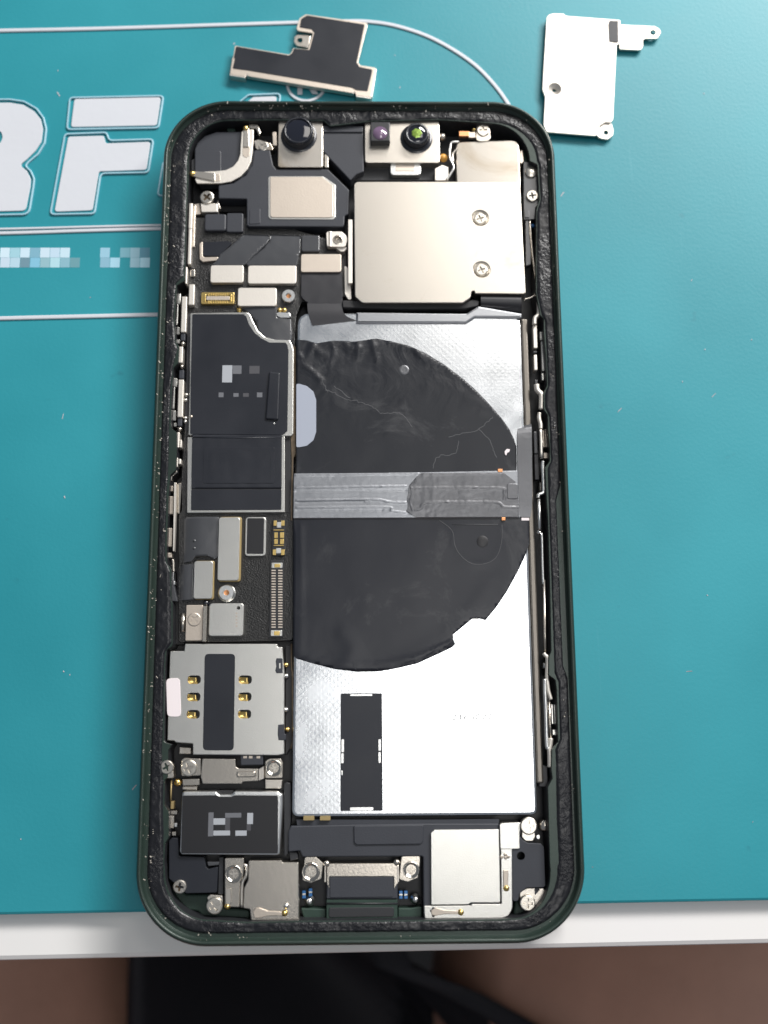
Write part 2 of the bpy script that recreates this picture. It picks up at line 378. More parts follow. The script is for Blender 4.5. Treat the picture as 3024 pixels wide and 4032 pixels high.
def relief_sheet(name, poly, z, z0, cell, hfun, material, parent, label):
    """a thin sheet cut into small faces and pressed into relief"""
    poly = ccw([tuple(p[:2]) for p in poly]); bm = bmesh.new()
    f = bm.faces.new([bm.verts.new((x, y, z)) for x, y in poly]); bmesh.ops.triangulate(bm, faces=[f])
    xs_, ys_ = [p[0] for p in poly], [p[1] for p in poly]
    for lo, hi, no in ((min(xs_), max(xs_), (1, 0, 0)), (min(ys_), max(ys_), (0, 1, 0))):
        t = lo + cell
        while t < hi:
            bmesh.ops.bisect_plane(bm, geom=bm.verts[:] + bm.edges[:] + bm.faces[:], dist=1e-5, plane_co=(t * no[0], t * no[1], 0), plane_no=no); t += cell
    bmesh.ops.recalc_face_normals(bm, faces=bm.faces[:])
    if bm.faces[0].normal.z < 0: bmesh.ops.reverse_faces(bm, faces=bm.faces[:])
    r_ = bmesh.ops.extrude_edge_only(bm, edges=[e for e in bm.edges if e.is_boundary]); low = {v for v in r_['geom'] if isinstance(v, bmesh.types.BMVert)}
    for v in bm.verts:
        if v in low: v.co.z = z0
        else: v.co.z = z + hfun(v.co.x, v.co.y)
    for v in bm.verts: v.co *= MM
    me_ = bpy.data.meshes.new(name); bm.to_mesh(me_); bm.free()
    return link(name, me_, material, parent, label, smooth=True)
def bent(name, zm, pts, z, z0, r, axis, prof, material, parent, cell=0.5, label=None):
    """flex film whose height follows prof(t), t = 0..1 along x or (from the far side to the near side) y"""
    poly = rounded(W(zm, pts, z), r); a_ = [p[axis] for p in poly]; lo, hi = min(a_), max(a_)
    def h(x, y):
        t = ((x if axis == 0 else y) - lo) / (hi - lo); t = t if axis == 0 else 1 - t
        return prof(t) + 0.03 * noise.noise(Vector((x * 0.6, y * 0.6, z)))
    return relief_sheet(name, poly, z, z0, cell, h, material, parent, label)
CROSS = {}
def screw(zm, x, y, r, z, parent, material='screw', dish=False, ang=None, label=None, name='screw'):
    """pan-head screw with a real cross recess"""
    c = U(*zm(x, y), z); ang = random.uniform(0, 1.5) if ang is None else ang
    a, b = 0.17 * r, 0.62 * r
    plus = [(a, a), (b, a * 0.85), (b, -a * 0.85), (a, -a), (a * 0.85, -b), (-a * 0.85, -b), (-a, -a), (-b, -a * 0.85), (-b, a * 0.85), (-a, a), (-a * 0.85, b), (a * 0.85, b)]
    ca, sa = math.cos(ang), math.sin(ang)
    hole = [(c.x + px * ca - py * sa, c.y + px * sa + py * ca) for px, py in plus]
    vs, fs = prism_data(circle(c, r, 28), z, z - 0.75, 0.16 * r, [hole])
    b0 = len(vs); vs += [(q[0], q[1], z - 0.62) for q in circle(c, b * 1.12, 16)]; fs.append(tuple(range(b0, b0 + 16)))
    if dish:
        v2, f2 = lathe_data(c, [(r * 1.55, z - 0.06), (r * 1.38, z + 0.02), (r * 1.22, z - 0.10), (r * 1.08, z - 0.35)], 28)[0:2]
        f2 = f2[:-1]; b1 = len(vs); vs += v2; fs += [tuple(i + b1 for i in f) for f in f2]
    o = link(name, mesh(name, vs, fs), material, parent, label); o.data.materials.append(M['recess'])
    for p in o.data.polygons:
        if all(abs(vs[i][2] - (z - 0.62)) < 1e-6 for i in p.vertices): p.material_index = 1
    return o
def dish_screw(zm, x, y, r, z, parent, ang=0.3):
    """screw with a polished hollow head: bright rim, bowl, and a cross standing in it"""
    c = U(*zm(x, y), z)
    vs, fs = lathe_data(c, [(r, z - 0.7), (r, z - 0.08), (r * 0.95, z), (r * 0.86, z), (r * 0.78, z - 0.12), (r * 0.5, z - 0.34), (r * 0.2, z - 0.42), (0.01, z - 0.43)], 32)
    nb = len(fs); a, b = 0.15 * r, 0.5 * r; ca, sa = math.cos(ang), math.sin(ang)
    plus = [(a, a), (b, a), (b, -a), (a, -a), (a, -b), (-a, -b), (-a, -a), (-b, -a), (-b, a), (-a, a), (-a, b), (a, b)]
    v2, f2 = prism_data([(c.x + p * ca - q * sa, c.y + p * sa + q * ca) for p, q in plus], z - 0.2, z - 0.45, 0.06)
    b0 = len(vs); vs += v2; fs += [tuple(i + b0 for i in f) for f in f2]
    o = link('screw', mesh('screw', vs, fs), 'polished', parent); o.data.materials.append(M['nickel'])
    for p in o.data.polygons:
        p.use_smooth = p.index < nb; p.material_index = 1 if p.index >= nb else 0
    return o
def ring(name, zm, x, y, ro, ri, z, h, material, parent, core='copper'):
    c = U(*zm(x, y), z)
    vs, fs = lathe_data(c, [(ro, z - h), (ro, z - 0.12), (ro * 0.93, z), (ri * 1.25, z), (ri, z - 0.12), (ri, z - h * 0.7)], 24)
    o = link(name, mesh(name, vs, fs[:-1]), material, parent, smooth=False)
    vs, fs = lathe_data(c, [(ri * 1.02, z - h * 0.6), (ri * 0.5, z - h * 0.6)], 16)
    return o, c

# ------------------------------------------------------------------ setting: floor, table, silicone mat
fl = link('floor', mesh('floor', [(-2500, -2500, -740), (2500, -2500, -740), (2500, 2500, -740), (-2500, 2500, -740)], [(0, 1, 2, 3)]), 'floor', kind='structure')

TZ = -2.0
a = U(0, 3786, TZ); b = U(3024, 3719, TZ)
sl = (b.y - a.y) / (b.x - a.x)
def front(x): return a.y + sl * (x - a.x)
prof = [(16, -24), (2.5, -24), (0.6, -22.5), (0, -20), (0, -0.9), (0.25, -0.3), (0.9, 0)]
vs, fs = [], []
xs = [-700, -300, 0, 300, 700]
for x in xs:
    for dy, dz in prof: vs.append((x, front(x) + dy, TZ + dz))
    vs.append((x, 520, TZ)); vs.append((x, 520, TZ - 24))
npf = len(prof) + 2
for i in range(len(xs) - 1):
    for k in range(npf):
        j = (k + 1) % npf; fs.append((i * npf + k, (i + 1) * npf + k, (i + 1) * npf + j, i * npf + j))
fs.append(tuple(range(npf))); fs.append(tuple((len(xs) - 1) * npf + k for k in range(npf))[::-1])
table = link('table', mesh('table', vs, fs), 'table')
table['label'] = 'white table top with grey flecks, its edge showing below the teal mat'; table['category'] = 'table'

a2 = U(0, 3604, 0); b2 = U(3024, 3547, 0); sl2 = (b2.y - a2.y) / (b2.x - a2.x)
mt = thing('repair_mat', 'teal silicone repair mat with raised white lettering under the opened phone', 'mat', (0, a2.y - sl2 * a2.x, TZ))
mo = mt.location / MM
def mp(poly): return poly
mat_poly = [(-420, a2.y + sl2 * (-420 - a2.x)), (420, a2.y + sl2 * (420 - a2.x)), (420 - 10, 330), (-420 - 10, 330)]
def mchild(o): o.parent = mt; o.matrix_parent_inverse = Matrix.Translation(-mt.location); return o
mchild(wprism('sheet', rounded(mat_poly, 6), 0, TZ, 'mat', None, 0.5))
def raised(name, outer, inner, zm, r=0.9, holes_o=(), holes_i=(), label=None):
    """a moulded letter: pale rim wall with the white field sunk a little inside it"""
    wo = rounded(W(zm, outer, 0.3), r); wi = rounded(W(zm, inner, 0.3), r * 0.6)
    ho = [rounded(W(zm, h, 0.3), r * 0.6) for h in holes_o]
    f = mchild(wprism(name, wi, 0.22, -0.3, 'letter', None, 0.06, ho, label))
    rim_i = inset(ccw([tuple(p) for p in wo]), 0.28)
    e = wprism('rim', wo, 0.34, -0.3, 'letter_rim', f, 0.08, [rim_i]); return f
raised('letter', [(430, 602), (1022, 590), (990, 798), (410, 808)], [(462, 614), (1000, 602), (974, 778), (440, 788)], ZN, label='raised white upper bar of the letter F')
raised('letter', [(400, 828), (668, 818), (680, 868), (960, 860), (926, 1076), (630, 1082), (592, 1332), (306, 1337)],
       [(424, 848), (645, 842), (656, 890), (936, 880), (910, 1054), (614, 1064), (574, 1306), (338, 1315)], ZN, label='raised white lower piece of the letter F')
Ro = [(-230, 615), (60, 612), (150, 625), (230, 670), (275, 730), (292, 800), (282, 890), (240, 960), (180, 1010), (163, 1030), (195, 1060), (217, 1110), (212, 1160), (183, 1336), (-330, 1346)]
Ri = [(-205, 640), (60, 636), (145, 650), (212, 690), (252, 740), (266, 800), (256, 880), (220, 935), (165, 990), (120, 1025), (165, 1060), (190, 1110), (187, 1160), (158, 1308), (-300, 1320)]
raised('letter', Ro, Ri, ZN, r=1.5, holes_o=[[(-130, 792), (-25, 792), (8, 822), (16, 850), (4, 885), (-30, 905), (-145, 905)]], label='raised white letter R')
raised('letter', [(536, 203), (608, 200), (570, 470), (488, 475), (496, 420), (338, 424), (350, 352)], [(547, 209), (598, 207), (560, 463), (497, 467), (505, 412), (350, 416), (358, 357)], FD, label='raised white letter 4, mostly under the phone')
# registered mark
c = U(*S1(872, 800), 0.2)
vs, fs = lathe_data(c, [(3.95, 0.0), (3.9, 0.3), (3.45, 0.32), (3.35, 0.0)], 48); o = link('registered_mark', mesh('registered_mark', vs, fs[:-1]), 'letter', None); mchild(o)
def text_mesh(name, body, size, at, ang, material, parent, z, extrude=0.03, align='CENTER', sx=1.0, bold=0.0):
    cu = bpy.data.curves.new(name, 'FONT'); cu.body = body; cu.size = size; cu.extrude = extrude; cu.align_x = align; cu.align_y = 'CENTER'; cu.offset = bold
    t = bpy.data.objects.new(name, cu); C.objects.link(t)
    dg = bpy.context.evaluated_depsgraph_get()
    me = bpy.data.meshes.new_from_object(t.evaluated_get(dg)); bpy.data.objects.remove(t); bpy.data.curves.remove(cu)
    ca, sa = math.cos(ang), math.sin(ang)
    for v in me.vertices:
        x, y = v.co.x * sx, v.co.y
        v.co = Vector(((at[0] + x * ca - y * sa) * MM, (at[1] + x * sa + y * ca) * MM, (z + v.co.z) * MM))
    me.materials.clear(); return link(name, me, material, parent)
mchild(text_mesh('registered_letter', 'R', 7.0, (c.x, c.y - 0.1), 0.02, 'letter', None, 0.2, 0.1, bold=0.12))
# moulded frame lines
def line(zm, pts, w, z=0.28):
    P = smooth_path([U(*zm(*p), z) for p in pts], 6); vs, fs = [], []
    for i, p in enumerate(P):
        t = (P[min(i + 1, len(P) - 1)] - P[max(i - 1, 0)]).normalized(); s = Vector((-t.y, t.x, 0))
        for k, (q, h) in enumerate(((-0.5, -0.3), (-0.5, -0.08), (-0.3, 0), (0.3, 0), (0.5, -0.08), (0.5, -0.3))): vs.append(tuple(p + s * (w * q) + Vector((0, 0, h))))
    for i in range(len(P) - 1):
        for k in range(5): fs.append((i * 6 + k, i * 6 + 6 + k, i * 6 + 7 + k, i * 6 + k + 1))
    return mchild(link('frame_line', mesh('frame_line', vs, fs), 'letter', None))
line(FD, [(-260, 70), (0, 65), (240, 60), (560, 50), (740, 45), (800, 46), (860, 56), (930, 80), (1000, 120), (1050, 162), (1098, 224), (1130, 300), (1140, 400), (1120, 500), (1060, 600), (960, 655), (800, 668), (340, 679), (0, 687), (-260, 694)], 0.72)
line(FD, [(-260, 497), (0, 494), (200, 489), (420, 484)], 0.42)
line(FD, [(-260, 507), (0, 503), (200, 497), (420, 491)], 0.62)
# the row of print under the lines (illegible blocks)
tints = {}
def tint(rgb):
    if rgb not in tints:
        lin = [((v / 255 + 0.055) / 1.055) ** 2.4 * 0.92 for v in rgb]; tints[rgb] = mat('print_%d_%d_%d' % rgb, lin, 0.5)
    return tints[rgb]
row1 = {0: (205, 228, 240), 1: (160, 205, 218), 2: (200, 225, 238), 3: (125, 175, 195), 4: (200, 222, 235), 5: (190, 215, 232), 6: (195, 222, 235), 10: (150, 195, 215), 12: (120, 175, 190), 13: (145, 185, 200), 14: (90, 145, 165)}
row2 = {0: (195, 215, 230), 1: (180, 210, 225), 2: (110, 145, 160), 3: (130, 190, 215), 4: (145, 185, 195), 5: (175, 215, 225), 6: (135, 180, 195), 7: (105, 155, 165), 10: (135, 180, 200), 11: (165, 210, 228), 13: (150, 190, 205), 14: (170, 212, 228)}
for row, y0, y1 in ((row1, 1541, 1602), (row2, 1603, 1664)):
    for k, rgb in row.items():
        o = mchild(rect('print_block', ZN, k * 62.2 + 1, y0, k * 62.2 + 61, y1, 0.02, -0.3, None, None, 0.05, 0.004)); o.data.materials.append(tint(rgb))
# tiny flecks and scratches lying on the mat
vs, fs = [], []
for k in range(100):
    x, y = random.uniform(-95, 110), random.uniform(-78, 130)
    if abs(x) < 36.5 and abs(y) < 74: continue
    if y < a2.y + sl2 * (x - a2.x) + 2: continue
    l_, w_ = random.choice((0.12, 0.16, 0.25, 0.6)), random.uniform(0.05, 0.11); an = random.uniform(0, 3.14)
    cx, sx_ = math.cos(an), math.sin(an); b0 = len(vs)
    for p, q, h in ((-l_, -w_, 0.02), (l_, -w_, 0.03), (l_ * 0.7, w_, 0.08), (-l_ * 0.8, w_, 0.05)): vs.append((x + p * cx - q * sx_, y + p * sx_ + q * cx, h))
    fs.append((b0, b0 + 1, b0 + 2, b0 + 3))
o = link('lint_specks', mesh('lint_specks', vs, fs), 'print_pale', None, 'pale specks of lint scattered over the teal mat', 'stuff')

# ------------------------------------------------------------------ the phone
phone = thing('smartphone', 'opened green smartphone with its screen removed, battery and circuit board exposed', 'phone', (0, 0, 0))
HX, HY, RC = 35.75, 73.35, 11.5
ZLED = 6.2
def peri():
    """samples of the outer outline, counter-clockwise from the top of the left side: (point, inward normal, side, parameter)"""
    out = []
    def straight(p, q, side, n):
        for i in range(n):
            t = i / n; out.append((Vector((p[0] + (q[0] - p[0]) * t, p[1] + (q[1] - p[1]) * t)), side, t))
    def arc(cx, cy, a0, side, n=34):
        for i in range(n):
            t = i / n; a_ = a0 + t * math.pi / 2; out.append((Vector((cx + RC * math.cos(a_), cy + RC * math.sin(a_))), side, t))
    straight((-HX, HY - RC), (-HX, -HY + RC), 'L', 420); arc(-HX + RC, -HY + RC, math.pi, 'LB')
    straight((-HX + RC, -HY), (HX - RC, -HY), 'B', 170); arc(HX - RC, -HY + RC, 1.5 * math.pi, 'BR')
    straight((HX, -HY + RC), (HX, HY - RC), 'R', 420); arc(HX - RC, HY - RC, 0, 'RT')
    straight((HX - RC, HY), (-HX + RC, HY), 'T', 170); arc(-HX + RC, HY - RC, 0.5 * math.pi, 'TL')
    return out
PER = peri()
def nrm(p, side):
    d = {'L': (1, 0), 'R': (-1, 0), 'T': (0, -1), 'B': (0, 1)}
    if side in d: return Vector(d[side])
    c_ = Vector(((HX - RC) * (1 if p.x > 0 else -1), (HY - RC) * (1 if p.y > 0 else -1)))
    return (c_ - p).normalized()
def curve_of(pts, side, z=ZLED):
    out = []
    for zm, x, y in pts:
        w = U(*zm(x, y), z)
        out.append((w.y, w.x + HX) if side == 'L' else (w.y, HX - w.x) if side == 'R' else (w.x, HY - w.y) if side == 'T' else (w.x, w.y + HY))
    return sorted(out)
def ev(cv, t):
    if t <= cv[0][0]: return cv[0][1]
    for (a_, u), (b_, v) in zip(cv, cv[1:]):
        if t <= b_: return u + (v - u) * (t - a_) / max(b_ - a_, 1e-6)
    return cv[-1][1]
left_in = [(ZA, 290, 500), (ZA, 290, 690), (ZC, 280, 30), (ZC, 262, 640), (Q1, 762, 10), (Q1, 745, 25), (Q1, 640, 90), (Q1, 636, 200), (Q1, 610, 560), (Q1, 608, 700), (Q1, 625, 900), (Q1, 650, 940), (Q1, 675, 965), (Q1, 660, 1215),
           (Q1, 590, 1290), (Q1, 575, 1500), (Q1, 555, 1800), (Q1, 552, 2100), (Q2, 560, 320), (Q2, 640, 370), (Q2, 640, 600), (Q2, 625, 930), (Q2, 545, 1000), (Q2, 520, 1280), (Q2, 505, 1700), (Q2, 490, 2100), (Q3, 490, 250), (Q3, 500, 440),
           (Q3, 560, 520), (Q3, 560, 980), (Q3, 580, 1010), (Q3, 580, 1600), (Q3, 570, 1640), (Q3, 490, 1690), (S4, 705, 100), (S4, 680, 1770), (S4, 700, 1790), (S4, 850, 1830), (S5, 330, -250), (S5, 320, 340), (S5, 255, 400), (S5, 250, 950),
           (S5, 340, 1080), (S5, 340, 1650), (S5, 262, 1780), (S5, 240, 2200), (ZH, 265, 1100), (ZH, 265, 1250)]
left_gk = [(ZA, 285, 500), (ZC, 278, 30), (ZC, 255, 640), (Q1, 640, 60), (Q1, 604, 560), (Q1, 630, 930), (Q1, 665, 1000), (Q1, 600, 1250), (Q1, 562, 1600), (Q1, 545, 2000), (Q2, 540, 400), (Q2, 530, 900), (Q2, 508, 1200), (Q2, 485, 2000), (Q3, 488, 400),
           (Q3, 548, 540), (Q3, 572, 1100), (Q3, 575, 1600), (Q3, 482, 1720), (S4, 700, 100), (S4, 668, 1750), (S4, 650, 2000), (S5, 245, 400), (S5, 232, 1000), (S5, 250, 1500), (S5, 240, 2100), (ZH, 258, 1100), (ZH, 262, 1250)]
right_in = [(ZP, 400, 300), (ZP, 535, 360), (ZP, 555, 700), (ZP, 525, 800), (ZP, 520, 1600), (R1, 290, 150), (R1, 340, 200), (R1, 342, 400), (R1, 375, 800), (R1, 390, 1170), (R1, 340, 1280), (R1, 340, 1520), (R1, 400, 1600), (R1, 402, 1800), (R1, 430, 2100),
            (R2, 425, 430), (R2, 360, 520), (R2, 380, 950), (R2, 400, 1250), (R2, 430, 2200), (R3, 450, 240), (R3, 415, 320), (R3, 415, 580), (R3, 510, 650), (R3, 530, 800), (R3, 550, 1560), (R3, 460, 1660), (R3, 450, 1950), (R3, 470, 2080),
            (R4, 400, 0), (R4, 430, 1100), (R4, 450, 1260), (R4, 460, 1600)]
right_gk = [(ZP, 430, 150), (ZP, 540, 360), (ZP, 560, 700), (ZP, 525, 820), (ZP, 522, 1600), (R1, 300, 150), (R1, 347, 220), (R1, 380, 800), (R1, 394, 1180), (R1, 347, 1290), (R1, 352, 1500), (R1, 412, 1620), (R1, 432, 2100), (R2, 437, 430), (R2, 388, 530),
            (R2, 402, 950), (R2, 432, 1800), (R3, 475, 100), (R3, 490, 560), (R3, 545, 680), (R3, 568, 1500), (R3, 500, 1660), (R3, 510, 1900), (R4, 512, 0), (R4, 522, 500), (R4, 552, 1100), (R4, 467, 1260), (R4, 467, 1600)]
top_in = [(ZA, 520, 195), (ZA, 1000, 190), (ZA, 1400, 195), (ZB, 0, 192), (ZB, 250, 162), (ZB, 700, 150), (ZB, 1040, 172), (ZB, 1180, 200)]
bot_in = [(ZH, 470, 1422), (ZH, 545, 1432), (ZH, 590, 1500), (ZH, 940, 1520), (ZI, 110, 620), (ZI, 640, 617), (ZI, 1200, 612), (ZI, 1380, 600)]
INN = {'L': curve_of(left_in, 'L'), 'R': curve_of(right_in, 'R'), 'T': curve_of(top_in, 'T'), 'B': curve_of(bot_in, 'B')}
GKI = {'L': curve_of(left_gk, 'L'), 'R': curve_of(right_gk, 'R'), 'T': [(x, v - 0.06) for x, v in INN['T']], 'B': [(x, v - 0.06) for x, v in INN['B']]}
GKO = {'L': [(-60, 1.55), (0, 1.3), (60, 1.15)], 'R': [(-60, 1.45), (-32, 1.3), (-30, 2.0), (-2, 2.05), (1, 1.15), (60, 1.1)], 'T': [(-30, 1.3), (30, 1.3)], 'B': [(-30, 1.75), (30, 1.75)]}
def val(cvs, p, side, t):
    if side in 'LR': return ev(cvs[side], p.y)
    if side in 'TB': return ev(cvs[side], p.x)
    y0, x0 = HY - RC, HX - RC
    e = {'LB': (ev(cvs['L'], -y0), ev(cvs['B'], -x0)), 'BR': (ev(cvs['B'], x0), ev(cvs['R'], -y0)), 'RT': (ev(cvs['R'], y0), ev(cvs['T'], x0)), 'TL': (ev(cvs['T'], -x0), ev(cvs['L'], y0))}[side]
    s = t * t * (3 - 2 * t); return e[0] + (e[1] - e[0]) * s
prof = [(0.9, 0.0), (0.25, 0.35), (0.0, 1.0), (0.0, 6.55), (0.10, 7.1), (0.36, 7.48), (0.62, 7.58), (0.86, 7.42), (0.98, 7.05), (1.02, 6.75), (1.18, 6.68), (1.22, ZLED)]
n = len(PER); vs, fs = [], []
for ins, z in prof:
    for p, sd, t in PER:
        q = p + nrm(p, sd) * ins; vs.append((q.x, q.y, z))
inn = [max(1.4, val(INN, p, sd, t)) for p, sd, t in PER]
for zz, ex in ((ZLED, 0.0), (ZLED - 0.12, 0.10), (1.0, 0.14)):
    for (p, sd, t), ii in zip(PER, inn):
        q = p + nrm(p, sd) * (ii + ex); vs.append((q.x, q.y, zz))
K = len(prof) + 3
for k in range(K - 1):
    for i in range(n):
        j = (i + 1) % n; fs.append((k * n + i, k * n + j, (k + 1) * n + j, (k + 1) * n + i))
b0 = len(vs)
vs += [(-HX + 1, -HY + 4, 1.05), (HX - 1, -HY + 4, 1.05), (HX - 1, HY - 4, 1.05), (-HX + 1, HY - 4, 1.05), (-HX + 4, -HY + 1, 1.04), (HX - 4, -HY + 1, 1.04), (HX - 4, HY - 1, 1.04), (-HX + 4, HY - 1, 1.04)]
fs += [(b0, b0 + 1, b0 + 2, b0 + 3), (b0 + 4, b0 + 5, b0 + 6, b0 + 7)]
housing = link('housing', mesh('housing', vs, fs), 'green', phone, 'dark green metal frame around the phone')
housing.data.materials.append(M['plastic_dark'])
for p in housing.data.polygons:
    p.use_smooth = p.index < (len(prof) - 1) * n
    if p.index >= (len(prof) + 1) * n: p.material_index = 1
# old adhesive gasket on the ledge, torn and rough
cols = 9; vs, fs = [], []
for i, (p, sd, t) in enumerate(PER):
    o_ = val(GKO, p, sd, t); i_ = max(o_ + 0.5, val(GKI, p, sd, t)); nn = nrm(p, sd)
    rag = noise.noise(Vector((p.x * 1.7, p.y * 1.7, 3.0))) * 0.10 + noise.noise(Vector((p.x * 5, p.y * 5, 8.0))) * 0.05
    o2 = o_ + 0.06 + abs(rag) * 0.9; i2 = i_ - 0.04 + rag * 0.5
    for k in range(cols):
        u = k / (cols - 1); q = p + nn * (o2 + (i2 - o2) * u)
        h = 0.0 if k in (0, cols - 1) else (0.20 + 0.10 * noise.noise(Vector((q.x * 0.3, q.y * 0.3, 12)))) + 0.07 * noise.noise(Vector((q.x * 1.1, q.y * 1.1, 0))) + 0.07 * noise.noise(Vector((q.x * 3.7, q.y * 3.7, 5))) + 0.05 * noise.noise(Vector((q.x * 9, q.y * 9, 9)))
        vs.append((q.x, q.y, ZLED + (0.004 if h == 0 else max(0.06, h))))
for i in range(n):
    j = (i + 1) % n
    for k in range(cols - 1): fs.append((i * cols + k, j * cols + k, j * cols + k + 1, i * cols + k + 1))
gk = link('adhesive_gasket', mesh('adhesive_gasket', vs, fs), 'gasket', housing, 'torn black adhesive strip left on the frame ledge', smooth=True)
# flakes of dry glue and dust along the frame
vs, fs = [], []
for k in range(900):
    i = random.randrange(n); p, sd, t = PER[i]; nn = nrm(p, sd)
    top = p.y > 55
    d = random.choice((random.uniform(0.95, 1.5), random.uniform(1.1, 2.6), random.uniform(0.6, 1.2) if (sd == 'L' or top) else random.uniform(1.2, 2.4)))
    q = p + nn * d
    if noise.noise(Vector((q.x * 0.35, q.y * 0.35, 4.0))) < (0.18 if sd in ('R', 'BR', 'RT', 'B') else -0.02): continue
    if sd in ('B', 'BR', 'R') and random.random() < 0.5: continue
    l_ = random.uniform(0.03, 0.13) * random.choice((0.7, 1, 1, 1.7)) * (1.35 if top or sd == 'L' else 1); w_ = random.uniform(0.03, 0.10); an = random.uniform(0, 3.14); ca, sa = math.cos(an), math.sin(an); b0 = len(vs)
    zb = 7.5 if d < 0.9 else (7.05 if d < 1.15 else 6.62)
    for a_, b_, h in ((-l_, -w_, 0), (l_, -w_ * 0.6, 0.10), (l_ * 0.6, w_, 0.16), (-l_ * 0.8, w_ * 1.2, 0.06)): vs.append((q.x + a_ * ca - b_ * sa, q.y + a_ * sa + b_ * ca, zb + h))
    fs.append((b0, b0 + 1, b0 + 2, b0 + 3))
link('glue_flakes', mesh('glue_flakes', vs, fs), 'dust', housing, 'pale flakes of dry glue along the frame', 'stuff')

# ---- battery and what lies on it
bt = link('battery', mesh('battery', *prism_data(rounded([(U(*ZL(66, 850), 5).x, U(*ZL(600, 850), 5).y), (U(*ZL(1408, 840), 5).x, U(*ZL(600, 850), 5).y), (U(*ZL(1405, 800), 5).x, U(*ZJ(600, 70), 5).y), (U(*ZJ(96, 200), 5).x, U(*ZJ(600, 70), 5).y)], [1.2, 1.2, 2.4, 2.4]), 5.0, 1.3, 0.5)), 'foil', phone, 'flat silver foil battery filling the right side')
bx1 = U(*ZL(1408, 800), 5).x; bx0 = U(*ZL(66, 850), 5).x
by1 = U(*ZJ(600, 70), 5).y; by0 = U(*ZL(600, 850), 5).y
# folded foil edge along the right side and a raised lip along the top
wprism('side_fold', rounded([(bx1 + 0.02, by0 + 5), (bx1 + 1.15, by0 + 5), (bx1 + 1.15, by1 - 1), (bx1 + 0.02, by1 - 1)], 0.3), 4.55, 1.3, 'foil_side', bt, 0.3, label='dull brownish folded foil edge of the battery')
prism('top_lip', ZD, [(305, 676), (960, 684), (1030, 640), (1290, 684), (1288, 712), (1012, 708), (960, 742), (305, 742)], 5.5, 3.0, 'lip', bt, 0.2, 0.35)
def ridges(zm, lst):
    out = []
    for pts, h, w in lst:
        q = smooth_path(W(zm, pts, 5.1), 4); out += [(a_.x, a_.y, b_.x, b_.y, h, w) for a_, b_ in zip(q, q[1:])]
    return out
def ridge_h(segs, x, y):
    best = {}
    for ax, ay, bx_, by_, h, w in segs:
        dx, dy = bx_ - ax, by_ - ay; L2 = dx * dx + dy * dy + 1e-9
        t = max(0, min(1, ((x - ax) * dx + (y - ay) * dy) / L2)); d2 = (x - ax - dx * t) ** 2 + (y - ay - dy * t) ** 2
        if d2 < 9 * w * w: v = h * math.exp(-d2 / (w * w)); best[(h, w)] = max(best.get((h, w), 0), v, key=abs)
    return sum(best.values())
rj = ridges(ZJ, [([(100, 340), (160, 375), (230, 440)], 0.22, 0.45), ([(105, 300), (140, 330), (165, 300), (175, 265)], 0.20, 0.4), ([(100, 270), (130, 285), (150, 245)], -0.12, 0.41),
                 ([(185, 250), (215, 290), (250, 300)], 0.18, 0.5), ([(290, 245), (300, 290), (280, 335)], 0.17, 0.42), ([(425, 228), (432, 280), (425, 320)], 0.2, 0.38), ([(505, 225), (520, 280), (535, 330)], 0.19, 0.39),
                 ([(360, 240), (390, 265), (470, 262), (560, 250)], 0.14, 0.6), ([(600, 232), (700, 262), (790, 312), (860, 350)], 0.14, 0.55), ([(740, 265), (790, 340), (850, 368)], 0.15, 0.4), ([(800, 480), (950, 530), (1100, 600)], 0.05, 1.3),
                 ([(860, 440), (1000, 510), (1130, 600)], 0.06, 1.0), ([(250, 490), (370, 540), (480, 570), (560, 620), (680, 635), (720, 690)], 0.05, 0.6), ([(590, 730), (700, 750)], 0.05, 0.7)])
def hj(x, y):
    top_ = max(0.0, min(1.0, (y - 10) / 20)); left_ = max(0.0, min(1.0, (12 - x) / 18))
    return ridge_h(rj, x, y) + noise.noise(Vector((x * 0.22, y * 0.22, 2))) * 0.05 + noise.noise(Vector((x * 0.7, y * 0.45, 7))) * 0.11 * top_ * left_ + noise.noise(Vector((x * 1.6, y * 1.2, 5))) * 0.04 * top_
relief_sheet('graphite_sheet', rounded(W(ZJ, [(92, 216), (150, 221), (200, 238), (250, 230), (300, 223), (420, 229), (480, 218), (530, 212), (600, 226), (700, 250), (800, 294), (900, 355), (1000, 430), (1080, 502), (1150, 577), (1210, 645), (1250, 702), (1276, 755), (1290, 800), (1292, 895), (1290, 955), (92, 965)], 5.1), 0.15), 5.12, 4.9, 0.42, hj, 'sheet', bt, 'creased black graphite sheet, upper half of the disc')
rk = ridges(ZK, [([(90, 925), (200, 962), (300, 985), (420, 998), (540, 996), (640, 980), (750, 952), (880, 893), (935, 868)], 0.13, 0.35), ([(945, 262), (955, 340), (985, 395), (1040, 438), (1100, 445), (1160, 425), (1195, 380), (1212, 300), (1212, 230)], 0.06, 0.3),
                 ([(118, 230), (118, 600), (112, 900)], 0.05, 0.5), ([(360, 990), (400, 900), (350, 820)], 0.06, 1.4), ([(700, 960), (900, 840), (1080, 660), (1180, 520)], 0.05, 1.6)])
def hk(x, y): return ridge_h(rk, x, y) + noise.noise(Vector((x * 0.16, y * 0.16, 9))) * 0.05 + noise.noise(Vector((x * 0.8, y * 0.8, 3))) * 0.008
